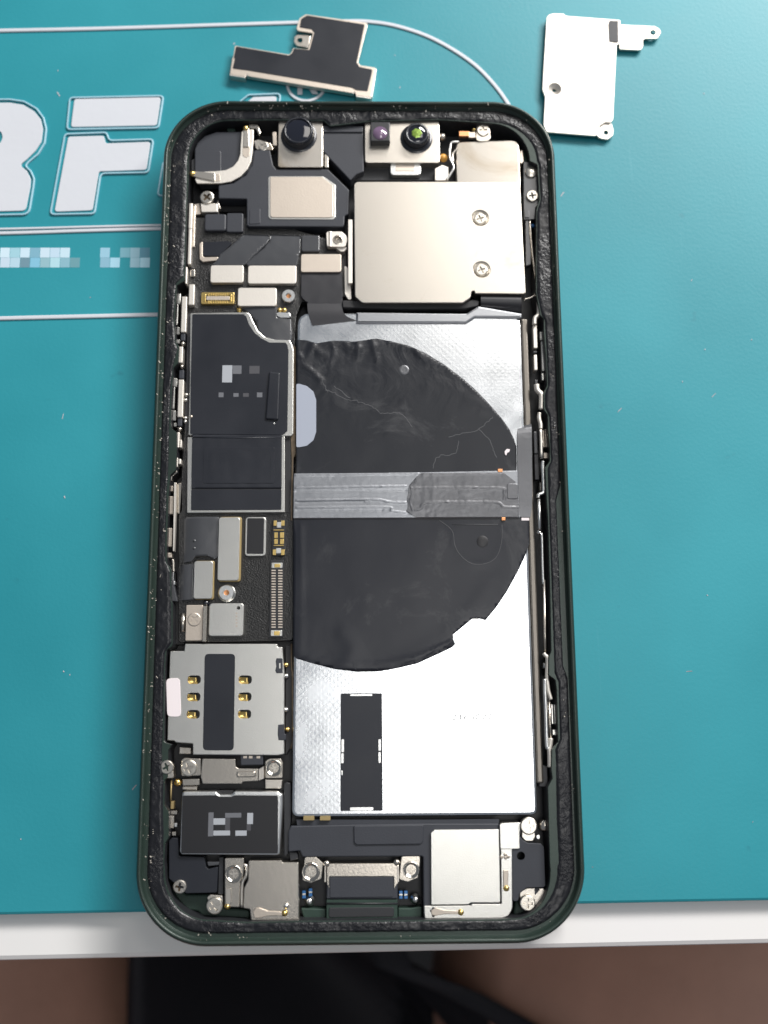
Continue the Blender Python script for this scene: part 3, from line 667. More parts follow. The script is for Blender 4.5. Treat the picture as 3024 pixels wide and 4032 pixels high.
relief_sheet('graphite_sheet', rounded(W(ZK, [(75, 165), (1320, 175), (1358, 208), (1361, 330), (1346, 380), (1300, 480), (1240, 590), (1180, 680), (1122, 750), (1098, 742), (1075, 722), (1050, 742), (945, 828), (946, 852), (958, 880), (940, 897), (880, 926), (750, 985), (640, 1011), (540, 1028), (420, 1030), (300, 1015), (200, 990), (90, 957), (75, 940)], 5.1), 0.12), 5.12, 4.9, 0.6, hk, 'sheet_low', bt, 'smooth black graphite sheet, lower half of the disc')
# pale scratches where the film was bent
for pts in ([(250, 490), (300, 508), (370, 545), (420, 552), (480, 572), (530, 600), (560, 622), (640, 615), (680, 635), (720, 690)], [(920, 748), (980, 735), (1080, 708), (1130, 668), (1160, 640)], [(1090, 705), (1120, 735), (1150, 770), (1165, 820), (1185, 858)], [(835, 915), (850, 872), (880, 850), (950, 838), (972, 800), (975, 765)], [(230, 440), (250, 480), (262, 500)], [(300, 470), (340, 500), (390, 540)]):
    w = [Vector((p.x + random.uniform(-.15, .15), p.y + random.uniform(-.15, .15), 0)) for p in smooth_path(W(ZJ, pts, 5.1), 5)]
    vs, fs = tube_data([(p.x, p.y, 5.125 + hj(p.x, p.y)) for p in w], 0.05, 6, 0.35); link('scratch', mesh('scratch', vs, fs), 'scuff', bt)
tube('coil_mark', ZK, [(870, 205), (940, 262), (955, 340), (985, 395), (1040, 438), (1100, 445), (1160, 425), (1195, 380), (1212, 300), (1212, 230)], 5.17, 0.04, 'scuff', bt, 0.5)
tube('coil_mark', ZK, [(945, 228), (1190, 228)], 5.17, 0.05, 'scuff', bt, 0.5, sm=False)
lathe('pressed_ring', ZJ, 678, 382, 5.1, [(0.95, 5.09), (0.75, 5.22), (0.5, 5.17), (0.3, 5.16)], 'tape_dark', bt)
lathe('coil_dimple', ZK, 1105, 322, 5.1, [(1.05, 5.1), (0.8, 5.17), (0.01, 5.16)], 'film_deep', bt)
prism('adhesive_window', ZJ, [(92, 458), (110, 458), (150, 470), (185, 500), (200, 545), (200, 720), (185, 765), (150, 795), (110, 803), (92, 803)], 5.24, 5.0, 'tab_blue', bt, 0.4, 0.03, label='pale blue grey rounded tab at the edge of the black sheet')
prism('chip_fleck', ZJ, [(1226, 826), (1238, 812), (1256, 814), (1252, 828), (1240, 834), (1236, 848), (1228, 842)], 5.24, 5.05, 'sticker', bt, 0.1, 0.02)
# the ribbon across the middle
rr_ = ridges(ZJ, [([(88, 958), (600, 950), (760, 948)], 0.081, 0.124), ([(90, 1026), (400, 1020), (690, 1016)], 0.115, 0.136), ([(90, 1048), (690, 1040)], -0.057, 0.124), ([(95, 1094), (500, 1088), (600, 1102), (690, 1104)], 0.115, 0.143), ([(95, 1106), (460, 1100)], -0.069, 0.112),
                  ([(95, 1133), (570, 1129), (610, 1150), (690, 1160)], 0.103, 0.130), ([(95, 1150), (560, 1148)], -0.057, 0.118)])
def hr(x, y): return ridge_h(rr_, x, y) + 0.05 * noise.noise(Vector((x * 0.12, y * 0.35, 3))) + 0.012 * noise.noise(Vector((x * 1.2, y * 1.2, 3)))
rb = relief_sheet('charging_ribbon', rounded(W(ZJ, [(80, 946), (770, 940), (1298, 930), (1310, 1186), (75, 1190)], 5.3), 0.15), 5.30, 5.0, 0.16, hr, 'tape', phone, 'grey ribbon cable taped across the middle of the battery')
rt = ridges(ZJ, [([(722, 1026), (1180, 1026), (1222, 1052), (1222, 1090)], 0.103, 0.136), ([(735, 1148), (770, 1138), (800, 1106), (1000, 1103), (1180, 1105), (1222, 1130), (1300, 1132)], 0.115, 0.149), ([(780, 952), (1200, 948)], 0.069, 0.124), ([(715, 1020), (722, 1060), (712, 1100), (725, 1150)], 0.092, 0.124), ([(745, 965), (738, 1000), (720, 1012)], 0.081, 0.130)])
def ht(x, y): return ridge_h(rt, x, y) + 0.06 * noise.noise(Vector((x * 0.35, y * 0.35, 6))) + 0.03 * noise.noise(Vector((x * 1.4, y * 1.4, 6)))
relief_sheet('tape_patch', rounded(W(ZJ, [(705, 1012), (728, 1000), (738, 992), (742, 975), (748, 962), (760, 955), (772, 944), (1222, 942), (1285, 990), (1300, 1080), (1305, 1184), (742, 1187), (726, 1172), (715, 1168), (690, 1150), (698, 1135), (700, 1118), (694, 1080), (702, 1050)], 5.4), 0.1), 5.42, 5.2, 0.18, ht, 'tape_dark', rb, 'darker crumpled tape patch on the ribbon')
prism('solder_pad', ZJ, [(1238, 1000), (1298, 1000), (1300, 1085), (1240, 1085)], 5.5, 5.2, 'tape_dark', rb, 0.4, 0.12)
strip('end_flap', ZJ, [((1298, 692), (1372, 676), 4.6), ((1296, 730), (1374, 720), 5.35), ((1298, 900), (1376, 900), 5.45), ((1304, 1100), (1376, 1100), 5.45), ((1306, 1182), (1366, 1184), 5.3)], 0.25, 'tape_dark', rb, 'black tape flap folded up at the end of the ribbon')
rect('copper_tab', ZJ, 1190, 921, 1215, 938, 5.45, 5.2, 'copper', rb, 0.05, 0.03); rect('copper_tab', ZJ, 1210, 1184, 1230, 1201, 5.45, 5.2, 'copper', rb, 0.05, 0.03)
rect('white_tab', ZJ, 1318, 1186, 1360, 1202, 5.2, 4.9, 'sticker', rb, 0.05, 0.02)
lb = rect('label_sheet', ZL, 333, 180, 560, 820, 5.09, 4.9, 'film', bt, 0.25, 0.03, label='tall black rectangle on the silver battery')
for q in ((385, 184, 506, 194), (384, 800, 511, 818)): rect('foil_window', ZL, *q, 5.11, 5.0, 'bright', bt, 0.15, 0.01)
for q in ((338, 430, 352, 500), (336, 506, 350, 560), (540, 430, 552, 492), (540, 500, 552, 558), (337, 600, 345, 626)): rect('foil_window', ZL, *q, 5.11, 5.0, 'bright', bt, 0.12, 0.01)
c = U(*ZL(1050, 310), 5.0); text_mesh('serial_print', '2165022', 1.35, (c.x, c.y), 0, 'print_grey', bt, 5.02, 0.004, sx=1.45)
for q in ((130, 850, 190, 872), (220, 850, 278, 872)): rect('gold_tab', ZL, *q, 5.0, 4.2, 'gold_dull', bt, 0.1, 0.05)
prism('foil_notch', ZK, [(945, 832), (1010, 778), (1016, 790), (950, 846)], 5.13, 5.0, 'bright', bt, 0.2, 0.02)
prism('foil_notch', ZK, [(1018, 772), (1070, 728), (1086, 738), (1026, 786)], 5.13, 5.0, 'bright', bt, 0.2, 0.02)

# ---- rear camera cover and upper right corner
s1, s2 = U(*ZD(1042, 118), 6.3), U(*ZD(1050, 424), 6.3)
cover = prism('camera_cover', ZD, [(292, -98), (1277, -99), (1311, 560), (1305, 568), (1012, 566), (1006, 548), (990, 556), (984, 592), (940, 621), (340, 621), (298, 585)], 6.35, 3.5, 'nickel', phone, [0.9, 0.9, 0.2, 0.2, 0.05, 0.3, 0.2, 0.6, 0.2, 1.0, 1.0], 0.12,
               holes=[circle(s1, 1.62, 30), circle(s2, 1.62, 30)], label='big bead-blasted silver cover plate with two screws')
for s, (px, py) in ((s1, (1042, 120)), (s2, (1050, 425))):
    vs, fs = lathe_data(s, [(1.63, 6.35), (1.5, 6.30), (1.38, 6.0), (1.2, 5.92), (0.9, 5.9)], 30); link('dimple', mesh('dimple', vs, fs), 'nickel', cover, smooth=True)
    screw(ZD, px, py, 1.08, 6.3, cover)
rect('side_flange', S8, 945, -200, 1035, 1190, 6.0, 3.5, 'nickel_matte', cover, 0.1, 0.06)
prism('side_flange', S8, [(860, 800), (945, 850), (1000, 1220), (1020, 1545), (945, 1545), (870, 1420)], 5.0, 3.0, 'nickel_matte', cover, 0.3, 0.08)
prism('black_gasket', ZD, [(222, 606), (330, 610), (420, 628), (800, 632), (940, 626), (1000, 600), (1040, 612), (1030, 640), (960, 655), (620, 658), (225, 650)], 5.4, 3.5, 'rubber', cover, 0.3, 0.15)
vs, fs = [], []
wr = wrect(ZD, 1045, 572, 1286, 676, 5.6)
strip('flex_roll', ZD, [((1045, 560), (1284, 566), 5.2), ((1046, 590), (1286, 596), 5.9), ((1046, 625), (1288, 632), 5.7), ((1046, 650), (1288, 672), 4.9), ((1046, 662), (1290, 690), 4.0)], 0.3, 'flex_black', cover, 'black flex rolled over the lower corner of the cover')
hq = U(*S8(722, 248), 5.6)
wprism('screw_eye', rounded(W(S8, [(462, 60), (800, 60), (900, 150), (930, 260), (880, 400), (780, 400), (480, 395)], 5.6), 0.5), 5.6, 4.6, 'nickel_matte', cover, 0.1, [circle(hq, 0.75, 22)], 'small silver tab with a threaded hole')
v, f = lathe_data(hq, [(0.95, 5.62), (0.78, 5.66), (0.75, 5.5), (0.7, 4.9)], 22); link('thread_ring', mesh('thread_ring', v, f), 'bracket', cover)
prism('tab_foot', S8, [(640, 400), (880, 400), (930, 420), (860, 500), (780, 500)], 5.2, 4.2, 'nickel_matte', cover, 0.3, 0.1)
rect('tab_bend', S8, 520, 50, 575, 390, 5.72, 5.4, 'nickel', cover, 0.1, 0.1)
sm_ = rect('camera_cover_small', ZB, 824, 290, 1236, 600, 5.1, 3.5, 'nickel', phone, [0.1, 0.1, 1.6, 1.2], 0.2, label='smaller matte silver cover above the big one')
xm = sum(v.co.x for v in sm_.data.vertices) / len(sm_.data.vertices)
for v in sm_.data.vertices: v.co.z += 0.06 * (v.co.x - xm)
prism('tab', ZB, [(956, 180), (1040, 172), (1048, 290), (950, 292)], 5.3, 4.3, 'bracket', sm_, 0.8, 0.1); screw(ZB, 1000, 218, 1.22, 5.55, sm_)
rect('contact_foot', ZB, 842, 226, 908, 258, 5.3, 4.6, 'copper', sm_, 0.1, 0.06); rect('contact_foot', ZB, 905, 232, 948, 268, 5.2, 4.6, 'nickel_tan', sm_, 0.1, 0.06)
lathe('contact_dot', ZB, 938, 215, 5.2, [(0.35, 5.0), (0.3, 5.3), (0.01, 5.4)], 'gold', sm_)
tube('clip_wire', ZB, [(840, 296), (796, 300), (784, 330), (782, 400), (806, 460), (790, 500), (760, 545)], 5.6, 0.22, 'bright', sm_)
tube('clip_wire', ZB, [(830, 340), (800, 380), (805, 430)], 5.3, 0.2, 'nickel', sm_)
prism('pale_block', ZB, [(684, 470), (730, 446), (770, 460), (772, 548), (684, 548)], 5.5, 4.0, 'nickel_matte', sm_, 0.2, 0.1)
prism('corner_boss', ZP, [(400, 110), (450, 150), (500, 250), (520, 335), (398, 335)], 4.2, 1.1, 'green_in', housing, 0.3, 0.1)
# side flex with two round pads
sf = prism('side_flex', ZP, [(396, 332), (538, 362), (545, 560), (548, 745), (510, 780), (506, 890), (402, 896)], 5.0, 3.0, 'flex', phone, 0.15, 0.06, label='dark grey flex strip beside the cover plate')
lathe('round_pad', ZP, 472, 432, 5.3, [(1.12, 4.9), (1.12, 5.25), (1.0, 5.35), (0.01, 5.38)], 'screw', sf); screw(ZP, 483, 662, 1.12, 5.4, sf)
rect('clip', ZP, 408, 805, 452, 875, 5.2, 4.6, 'flex', sf, 0.1, 0.06)
prism('antenna_bar', ZP, [(416, 905), (468, 905), (472, 1200), (468, 1330), (420, 1345)], 4.9, 3.5, 'flex', sf, 0.2, 0.12)
tube('coax_wire', ZP, [(456, 905), (470, 1100), (488, 1280), (512, 1450), (516, 1590), (490, 1640), (400, 1672)], 5.0, 0.2, 'bracket', sf)
lathe('blue_bead', ZP, 486, 955, 4.4, [(0.35, 4.2), (0.4, 4.4), (0.25, 4.6), (0.01, 4.7)], 'blue_bead', sf)
prism('corner_clip', ZP, [(362, 225), (388, 228), (398, 330), (375, 358), (362, 340)], 5.2, 3.5, 'nickel_tan', sf, 0.15, 0.06)

# ---- front cameras and earpiece
def barrel(zm, x, y, r, z0, z1, parent, lens_mat, lens_r, socket_r, name='lens_barrel'):
    cc = U(*zm(x, y), z1); cx, cy = cc.x, cc.y
    vs, fs = lathe_data(cc, [(socket_r, z0 + 0.02), (socket_r * 0.97, z0 + 0.06), (r * 1.05, z0 + 0.03), (r * 1.02, z0 + 0.5), (r, z1 - 0.25), (r * 0.93, z1 - 0.02), (r * 0.84, z1), (lens_r * 1.05, z1 - 0.04), (lens_r, z1 - 0.2)], 40)
    o = link(name, mesh(name, vs, fs[:-1]), 'barrel', parent, smooth=True)
    vs, fs = lathe_data(cc, [(lens_r * 1.03, z1 - 0.2), (lens_r * 0.85, z1 - 0.12), (lens_r * 0.5, z1 - 0.03), (0.01, z1)], 36); link('lens', mesh('lens', vs, fs), lens_mat, o, smooth=True)
    return o
fc = rect('front_camera', ZA, 1026, 196, 1392, 576, 5.6, 3.0, 'nickel', phone, [0.5, 0.3, 0.9, 0.9], 0.12, label='front camera with a round black lens in a silver plate')
barrel(ZA, 1190, 272, 2.75, 5.6, 7.6, fc, 'lens', 2.2, 3.35)
rect('side_clip', ZA, 1408, 470, 1436, 578, 5.2, 4.0, 'nickel', fc, 0.1, 0.06)
fc2 = rect('face_sensor', ZB, 226, 160, 714, 432, 5.6, 3.0, 'nickel', phone, 0.5, 0.12, label='sensor pair, square purple window and round green lens, in a silver plate')
bl = rect('projector_block', ZB, 262, 165, 392, 292, 7.2, 5.5, 'plastic_dark', fc2, 0.3, 0.2)
c = U(*ZB(327, 238), 7.25); vs, fs = lathe_data(c, [(1.35, 7.2), (1.3, 7.28), (0.01, 7.33)], 32); link('window', mesh('window', vs, fs), 'lens_purple', fc2, smooth=True)
barrel(ZB, 566, 240, 2.25, 5.6, 7.4, fc2, 'lens', 1.6, 3.0)
c = U(*ZB(566, 238), 7.42); vs, fs = lathe_data(c, [(0.98, 7.38), (0.8, 7.44), (0.01, 7.47)], 7); link('iris', mesh('iris', vs, fs), 'lens_green', fc2)
rect('connector_foot', ZB, 392, 436, 592, 512, 5.0, 4.0, 'bright', fc2, 0.6, 0.15); rect('foot_pad', ZB, 428, 444, 552, 486, 5.06, 4.5, 'nickel_tan', fc2, 0.1, 0.03)
lathe('amber_dot', ZB, 741, 392, 5.0, [(0.75, 4.3), (0.7, 4.8), (0.4, 5.1), (0.01, 5.2)], 'amber', fc2); lathe('silver_dot', ZB, 733, 256, 5.0, [(0.7, 4.3), (0.65, 4.8), (0.35, 5.1), (0.01, 5.2)], 'nickel', fc2)
pb = prism('sensor_bracket', ZB, [(-70, 195), (214, 198), (220, 490), (172, 508), (132, 548), (0, 408), (-70, 330)], 5.3, 2.5, 'plastic', phone, 0.25, 0.15, label='dark plastic bracket between the two front camera plates')
prism('bracket_step', ZB, [(-70, 190), (214, 193), (214, 232), (-70, 232)], 5.55, 3, 'plastic', pb, 0.15, 0.1)
prism('dark_tray', ZB, [(222, 430), (690, 430), (690, 548), (150, 548), (170, 515), (222, 495)], 3.8, 1.2, 'plastic_dark', pb, 0.2, 0.1)
ep = prism('earpiece', ZA, [(540, 722), (540, 832), (770, 836), (770, 1046), (786, 1060), (1555, 1064), (1566, 1046), (1570, 975), (1600, 960), (1606, 762), (1432, 592), (1010, 592), (986, 560), (960, 436), (832, 436), (815, 560), (762, 642), (662, 706)], 5.2, 2.5, 'plastic', phone, 0.25, 0.18, label='black earpiece speaker housing with a beige plate')
prism('rim_frame', ZA, [(956, 650), (1392, 650), (1496, 722), (1494, 990), (1475, 1004), (966, 1002), (946, 985), (946, 662)], 5.3, 5.0, 'nickel_cool', ep, 0.6, 0.06)
prism('face_plate', ZA, [(966, 656), (1386, 656), (1476, 728), (1474, 980), (1462, 988), (976, 986), (962, 974), (962, 664)], 5.42, 5.1, 'nickel_tan', ep, 0.5, 0.06, label='beige metal face of the earpiece')
prism('embossed_pad', ZC, [(792, 92), (882, 84), (882, 208), (790, 214)], 5.3, 5.0, 'plastic', ep, 0.3, 0.1)
# upper left corner: antenna bracket and flex
ab = prism('antenna_bracket', ZA, [(340, 560), (345, 430), (365, 378), (425, 322), (520, 288), (730, 286), (820, 300), (830, 560), (700, 700), (380, 710)], 4.7, 2.5, 'plastic', phone, 0.5, 0.2, label='dark plastic block in the upper left corner')
prism('raised_block', ZA, [(346, 440), (552, 440), (562, 455), (562, 640), (346, 640)], 5.0, 4.2, 'plastic', ab, 0.3, 0.15)
prism('side_step', ZA, [(318, 520), (350, 500), (352, 660), (318, 640)], 4.6, 2.5, 'plastic_dark', ab, 0.1, 0.1)
prism('ledge_rib', ZA, [(600, 190), (660, 190), (678, 286), (612, 286)], 3.6, 1.1, 'green_in', ab, 0.1, 0.1)
af = prism('antenna_flex', ZA, [(728, 290), (745, 268), (826, 266), (826, 340), (812, 480), (804, 535), (776, 592), (722, 650), (642, 694), (560, 708), (362, 710), (345, 668), (420, 612), (520, 608), (598, 600), (660, 570), (698, 522), (716, 472), (720, 400)], 5.5, 5.15, 'nickel_matte', phone, 0.4, 0.1, label='curved cream metal spring antenna')
prism('spring_tongue', ZA, [(746, 255), (786, 255), (790, 410), (742, 410)], 5.75, 5.4, 'nickel', af, 0.2, 0.08); prism('spring_tongue', ZA, [(315, 606), (400, 612), (510, 625), (512, 690), (400, 668), (312, 645)], 5.75, 5.4, 'nickel', af, 0.2, 0.08)
prism('brown_pad', ZA, [(735, 410), (796, 410), (794, 480), (765, 500), (736, 480)], 5.56, 5.4, 'nickel_tan', af, 0.3, 0.03); prism('brown_pad', ZA, [(516, 632), (548, 630), (556, 690), (516, 694)], 5.56, 5.4, 'nickel_tan', af, 0.2, 0.03)
for x, y in ((762, 256), (326, 626)): lathe('gold_tip', ZA, x, y, 5.8, [(0.55, 5.5), (0.5, 5.8), (0.25, 6.0), (0.01, 6.05)], 'gold', af)
br = prism('corner_clip', ZA, [(824, 362), (862, 350), (962, 378), (994, 436), (955, 436), (850, 432)], 4.8, 3.0, 'nickel', phone, 0.3, 0.1); screw(ZA, 906, 402, 0.95, 4.95, br)
prism('upper_hook', ZA, [(786, 222), (860, 224), (884, 300), (870, 320), (846, 262), (790, 258)], 5.3, 4.0, 'bracket', br, 0.2, 0.1)
prism('side_hook', ZA, [(978, 290), (1012, 285), (1016, 400), (984, 400)], 5.0, 3.5, 'nickel_tan', br, 0.2, 0.1)
sb = prism('screw_bracket', ZA, [(392, 872), (532, 872), (536, 942), (400, 944)], 4.9, 3.0, 'nickel_matte', phone, 0.2, 0.12, label='small silver bracket and screw in the left edge'); screw(ZA, 445, 820, 1.28, 5.2, sb)
prism('fin', ZA, [(532, 840), (556, 915), (530, 912)], 4.6, 3.2, 'nickel', sb, 0.05, 0.04)
prism('foot', ZA, [(335, 880), (385, 870), (398, 960), (345, 965)], 4.3, 3, 'nickel_tan', sb, 0.2, 0.1)

# ---- logic board
board = prism('logic_board', FD, [(408, 470), (560, 470), (748, 530), (752, 640), (652, 652), (640, 680), (637, 740), (633, 1384), (385, 1388), (386, 1120), (398, 930), (406, 680)], 4.2, 2.6, 'pcb', phone, 0.6, 0.12, label='black glossy circuit board along the left side')
prism('board_edge', ZE, [(1310, 430), (1338, 440), (1336, 1440), (1318, 1480), (1310, 1700), (1306, 2060), (1290, 2060), (1300, 1500), (1290, 1290)], 4.4, 2.6, 'pcb_edge', board, 0.1, 0.06)
rect('black_block', ZC, 425, 128, 602, 266, 5.0, 3.0, 'plastic', phone, 0.5, 0.25, label='dark rounded plastic block by the left edge'); rect('black_block', ZC, 604, 120, 742, 278, 4.7, 3.0, 'plastic', phone, 0.4, 0.2, label='dark plastic block beside the earpiece')
prism('side_well', ZC, [(550, -10), (770, 0), (770, 250), (1400, 260), (1400, 300), (400, 330), (400, 270), (745, 270), (745, 110), (550, 110)], 2.2, 1.3, 'rubber', phone, 0.2, 0.1)
fx = bent('flex_cable', ZC, [(742, 288), (948, 296), (952, 336), (930, 372), (862, 446), (745, 556), (478, 560), (520, 520), (560, 460), (630, 400)], 4.75, 4.4, 0.3, 1, lambda t: -0.5 + 0.75 * math.sin(min(1, t * 1.25) * 1.6) - 0.2 * max(0, t - 0.85), 'flex', board, 0.5)
bent('flex_cable', ZC, [(962, 292), (1212, 300), (1206, 440), (1196, 470), (1180, 558), (786, 560), (762, 540), (800, 506), (900, 420), (955, 350)], 4.68, 4.4, 0.3, 1, lambda t: -0.45 + 0.7 * math.sin(min(1, t * 1.2) * 1.5), 'flex', board, 0.5)
rect('flex_block', ZC, 1216, 302, 1366, 436, 5.0, 4.2, 'flex', board, 0.4, 0.2)
prism('under_plate', ZC, [(408, 360), (600, 350), (660, 360), (540, 475), (408, 470)], 4.45, 4.2, 'film', board, 0.3, 0.05)
prism('frame_clip', ZC, [(384, 372), (410, 350), (410, 470), (424, 482), (538, 478), (534, 508), (410, 520), (386, 500)], 4.7, 4.2, 'nickel_tan', board, 0.25, 0.1)
rect('white_mark', ZC, 828, 472, 862, 492, 4.8, 4.5, 'sticker', board, 0.1, 0.03)
for q, mm, nm in (((474, 548, 744, 690), 'nickel_matte', 'connector_cover'), ((780, 550, 1176, 698), 'nickel_matte', 'connector_cover'), ((1212, 456, 1542, 604), 'nickel_tan', 'connector_cover'), ((697, 732, 1014, 881), 'nickel_matte', 'connector_cover')):
    rect(nm, ZC, *q, 5.25, 4.3, mm, board, 0.45, 0.1)
bent('wide_flex', ZC, [(1208, 606), (1548, 606), (1552, 830), (1556, 930), (1270, 925), (1264, 850), (1216, 812)], 4.85, 4.4, 0.3, 1, lambda t: 0.1 * math.sin(t * 3) - 0.5 * max(0, t - 0.8), 'flex_black', board, 0.5)
strip('flex_drop', ZJ, [((152, 20), (345, 18), 4.9), ((155, 62), (345, 60), 5.25), ((165, 100), (370, 92), 5.3), ((178, 140), (420, 112), 5.15)], 0.25, 'flex_black', board)
bent('curl_flex', ZC, [(830, 880), (1015, 882), (1012, 975), (1130, 985), (1140, 1100), (1135, 1200), (1060, 1205), (960, 1180), (880, 1120), (850, 1010), (780, 930), (720, 890)], 4.75, 4.4, 0.4, 0, lambda t: 0.25 * math.sin(t * 3.1) - 0.15, 'flex', board, 0.5)
for x in (1040, 1078): lathe('gold_pad', ZC, x, 912, 4.6, [(0.4, 4.2), (0.38, 4.7), (0.01, 4.75)], 'gold', board)
lathe('gold_pad', ZC, 708, 912, 4.6, [(0.42, 4.2), (0.38, 4.7), (0.01, 4.75)], 'gold', board)
prism('silver_foot', ZC, [(1008, 940), (1030, 930), (1128, 936), (1130, 975), (1050, 978), (1020, 965)], 4.9, 4.3, 'bright', board, 0.5, 0.1)
ring('standoff', ZC, 1112, 796, 1.22, 0.42, 5.1, 1.0, 'bright', board)
lathe('standoff_core', ZC, 1110, 796, 5.1, [(0.42, 4.65), (0.01, 4.6)], 'copper', board)
# gold board-to-board connector
gc = rect('gold_connector', ZC, 398, 768, 668, 864, 4.85, 4.2, 'gold', board, 0.25, 0.08, holes=[wrect(ZC, 420, 790, 646, 842, 4.85)])
vs, fs = [], []
for k in range(9):
    v, f = prism_data(wrect(ZC, 452 + k * 19, 778, 463 + k * 19, 858, 4.9), 4.92, 4.5, 0.02); b0 = len(vs); vs += v; fs += [tuple(i + b0 for i in g) for g in f]
link('contact_pins', mesh('contact_pins', vs, fs), 'gold', board); rect('connector_core', ZC, 440, 800, 630, 832, 4.96, 4.3, 'nickel_tan', board, 0.1, 0.04)
for q in ((418, 786, 436, 846), (630, 786, 648, 846)): rect('end_clip', ZC, *q, 4.95, 4.3, 'gold', board, 0.15, 0.05)
# first shield can with black film
prism('shield_can', ZE, [(352, 124), (880, 116), (912, 136), (944, 210), (985, 290), (1050, 348), (1140, 372), (1282, 376), (1300, 410), (1318, 470), (1314, 1252), (1298, 1272), (1222, 1274), (332, 1264), (336, 1225), (346, 800)], 4.95, 3.8, 'nickel_cool', board, 0.3, 0.12, label='silver rimmed shield with a curved corner')
film1 = prism('shield_film', ZE, [(372, 134), (855, 134), (880, 158), (905, 230), (958, 310), (1020, 360), (1092, 398), (1245, 400), (1262, 420), (1271, 470), (1260, 1225), (1218, 1262), (352, 1254), (356, 800)], 5.05, 4.7, 'film', board, 0.3, 0.05, label='black film over the upper board shield')
prism('film_roll', ZE, [(1088, 668), (1192, 680), (1176, 1122), (1054, 1112)], 5.45, 5.0, 'film', board, 0.3, 0.25)
for q, mm in (((652, 612, 745, 772), 'print_pale'), ((750, 614, 832, 692), 'print_mid'), ((618, 866, 664, 910), 'print_mid'), ((756, 872, 804, 906), 'print_mid'), ((846, 872, 900, 906), 'print_low'), ((976, 866, 1026, 910), 'print_mid'), ((905, 618, 1000, 690), 'print_low')): rect('print_block', ZE, *q, 5.058, 5.0, mm, board, 0.05, 0.002)
lathe('film_bead', ZE, 1135, 1155, 5.1, [(0.2, 5.0), (0.15, 5.15), (0.01, 5.2)], 'bright', board)
lathe('film_bead', ZE, 362, 1090, 5.1, [(0.3, 4.9), (0.25, 5.1), (0.01, 5.18)], 'nickel_tan', board)
# second shield can
p2 = [(326, 1282), (1236, 1276), (1236, 1984), (322, 1990)]
prism('shield_can', ZE, p2, 4.85, 3.8, 'nickel_cool', board, 0.15, 0.1, label='square silver rimmed shield below the first')
bent('shield_film', ZE, [(372, 1256), (1208, 1256), (1206, 1764), (362, 1764)], 4.98, 4.7, 0.15, 1, lambda t: 0.06 * math.exp(-((t - 0.06) / 0.03) ** 2) + 0.04 * math.exp(-((t - 0.3) / 0.02) ** 2) - 0.03 * math.exp(-((t - 0.9) / 0.03) ** 2), 'film', board, 0.45, label='black film over the lower board shield')
prism('shield_film', ZE, [(362, 1772), (1205, 1772), (1203, 1960), (360, 1964)], 4.98, 4.7, 'film', board, 0.15, 0.05)
rect('film_seam', ZE, 364, 1755, 1203, 1782, 4.92, 4.7, 'rubber', board, 0.02, 0.01)
prism('embossed_frame', ZE, [(480, 1376), (1140, 1376), (1136, 1712), (470, 1712)], 5.01, 4.8, 'film', board, 0.3, 0.02, holes=[ccw([tuple(q[:2]) for q in W(ZE, [(520, 1405), (1105, 1405), (1100, 1685), (510, 1685)], 5.0)])])
tube('fold_ridge', ZE, [(372, 1285), (800, 1290), (1210, 1285)], 5.0, 0.12, 'film', board, 0.5, sm=False)
prism('black_rail', ZE, [(1240, 1300), (1285, 1300), (1290, 1700), (1275, 1990), (1240, 1990)], 4.3, 3.0, 'rubber', board, 0.1, 0.08)
# lower connectors
lower_flex = bent('flex_panel', ZF, [(258, 180), (622, 178), (622, 530), (604, 560), (580, 576), (522, 546), (402, 548), (364, 594), (248, 606)], 4.75, 4.3, 0.35, 0, lambda t: -0.9 + 1.0 * math.sin(min(1, t * 1.9) * 1.57) + 0.12 * math.sin(t * 3.1), 'flex', board, 0.5)
bent('flex_panel', ZF, [(236, 628), (392, 620), (392, 956), (232, 956)], 4.7, 4.3, 0.3, 0, lambda t: -0.9 + 0.95 * math.sin(min(1, t * 1.9) * 1.57), 'flex', board, 0.5)
for x, y in ((394, 402), (474, 400), (392, 472), (470, 470)): lathe('rivet_bump', ZF, x, y, 4.75, [(0.32, 4.72), (0.22, 4.9), (0.01, 4.95)], 'flex', board)
rect('gold_edge', ZF, 620, 178, 828, 782, 5.05, 4.3, 'gold_dull', board, 0.45, 0.06); rect('connector_cover', ZF, 612, 182, 812, 772, 5.35, 4.4, 'nickel_cool', board, 0.5, 0.1, label='long silver connector cover')
rect('gold_edge', ZF, 395, 588, 576, 948, 5.0, 4.3, 'gold_dull', board, 0.4, 0.06); rect('connector_cover', ZF, 385, 590, 563, 943, 5.3, 4.4, 'nickel_cool', board, 0.5, 0.1, label='shorter silver connector cover')
rect('chip_frame', ZF, 866, 180, 1060, 544, 4.75, 4.1, 'nickel_cool', board, 0.6, 0.1); rect('chip_top', ZF, 882, 190, 1040, 522, 4.85, 4.5, 'film_deep', board, 0.25, 0.04, label='small black topped chip with a silver rim')
rect('battery_socket', ZF, 1118, 204, 1240, 540, 4.75, 4.2, 'plastic_dark', board, 0.2, 0.08, label='battery socket with gold contacts')
for q, mm in (((1130, 212, 1160, 262), 'gold'), ((1200, 212, 1234, 262), 'gold'), ((1160, 226, 1202, 280), 'bright'), ((1136, 322, 1170, 376), 'gold'), ((1190, 322, 1228, 376), 'gold'), ((1136, 384, 1170, 432), 'gold'), ((1190, 384, 1228, 432), 'gold'), ((1130, 296, 1228, 306), 'gold'), ((1130, 440, 1228, 450), 'gold'), ((1122, 482, 1154, 536), 'gold'), ((1200, 482, 1234, 536), 'gold'), ((1154, 470, 1200, 520), 'bright')):
    rect('gold_contact', ZF, *q, 4.9, 4.4, mm, board, 0.1, 0.06)
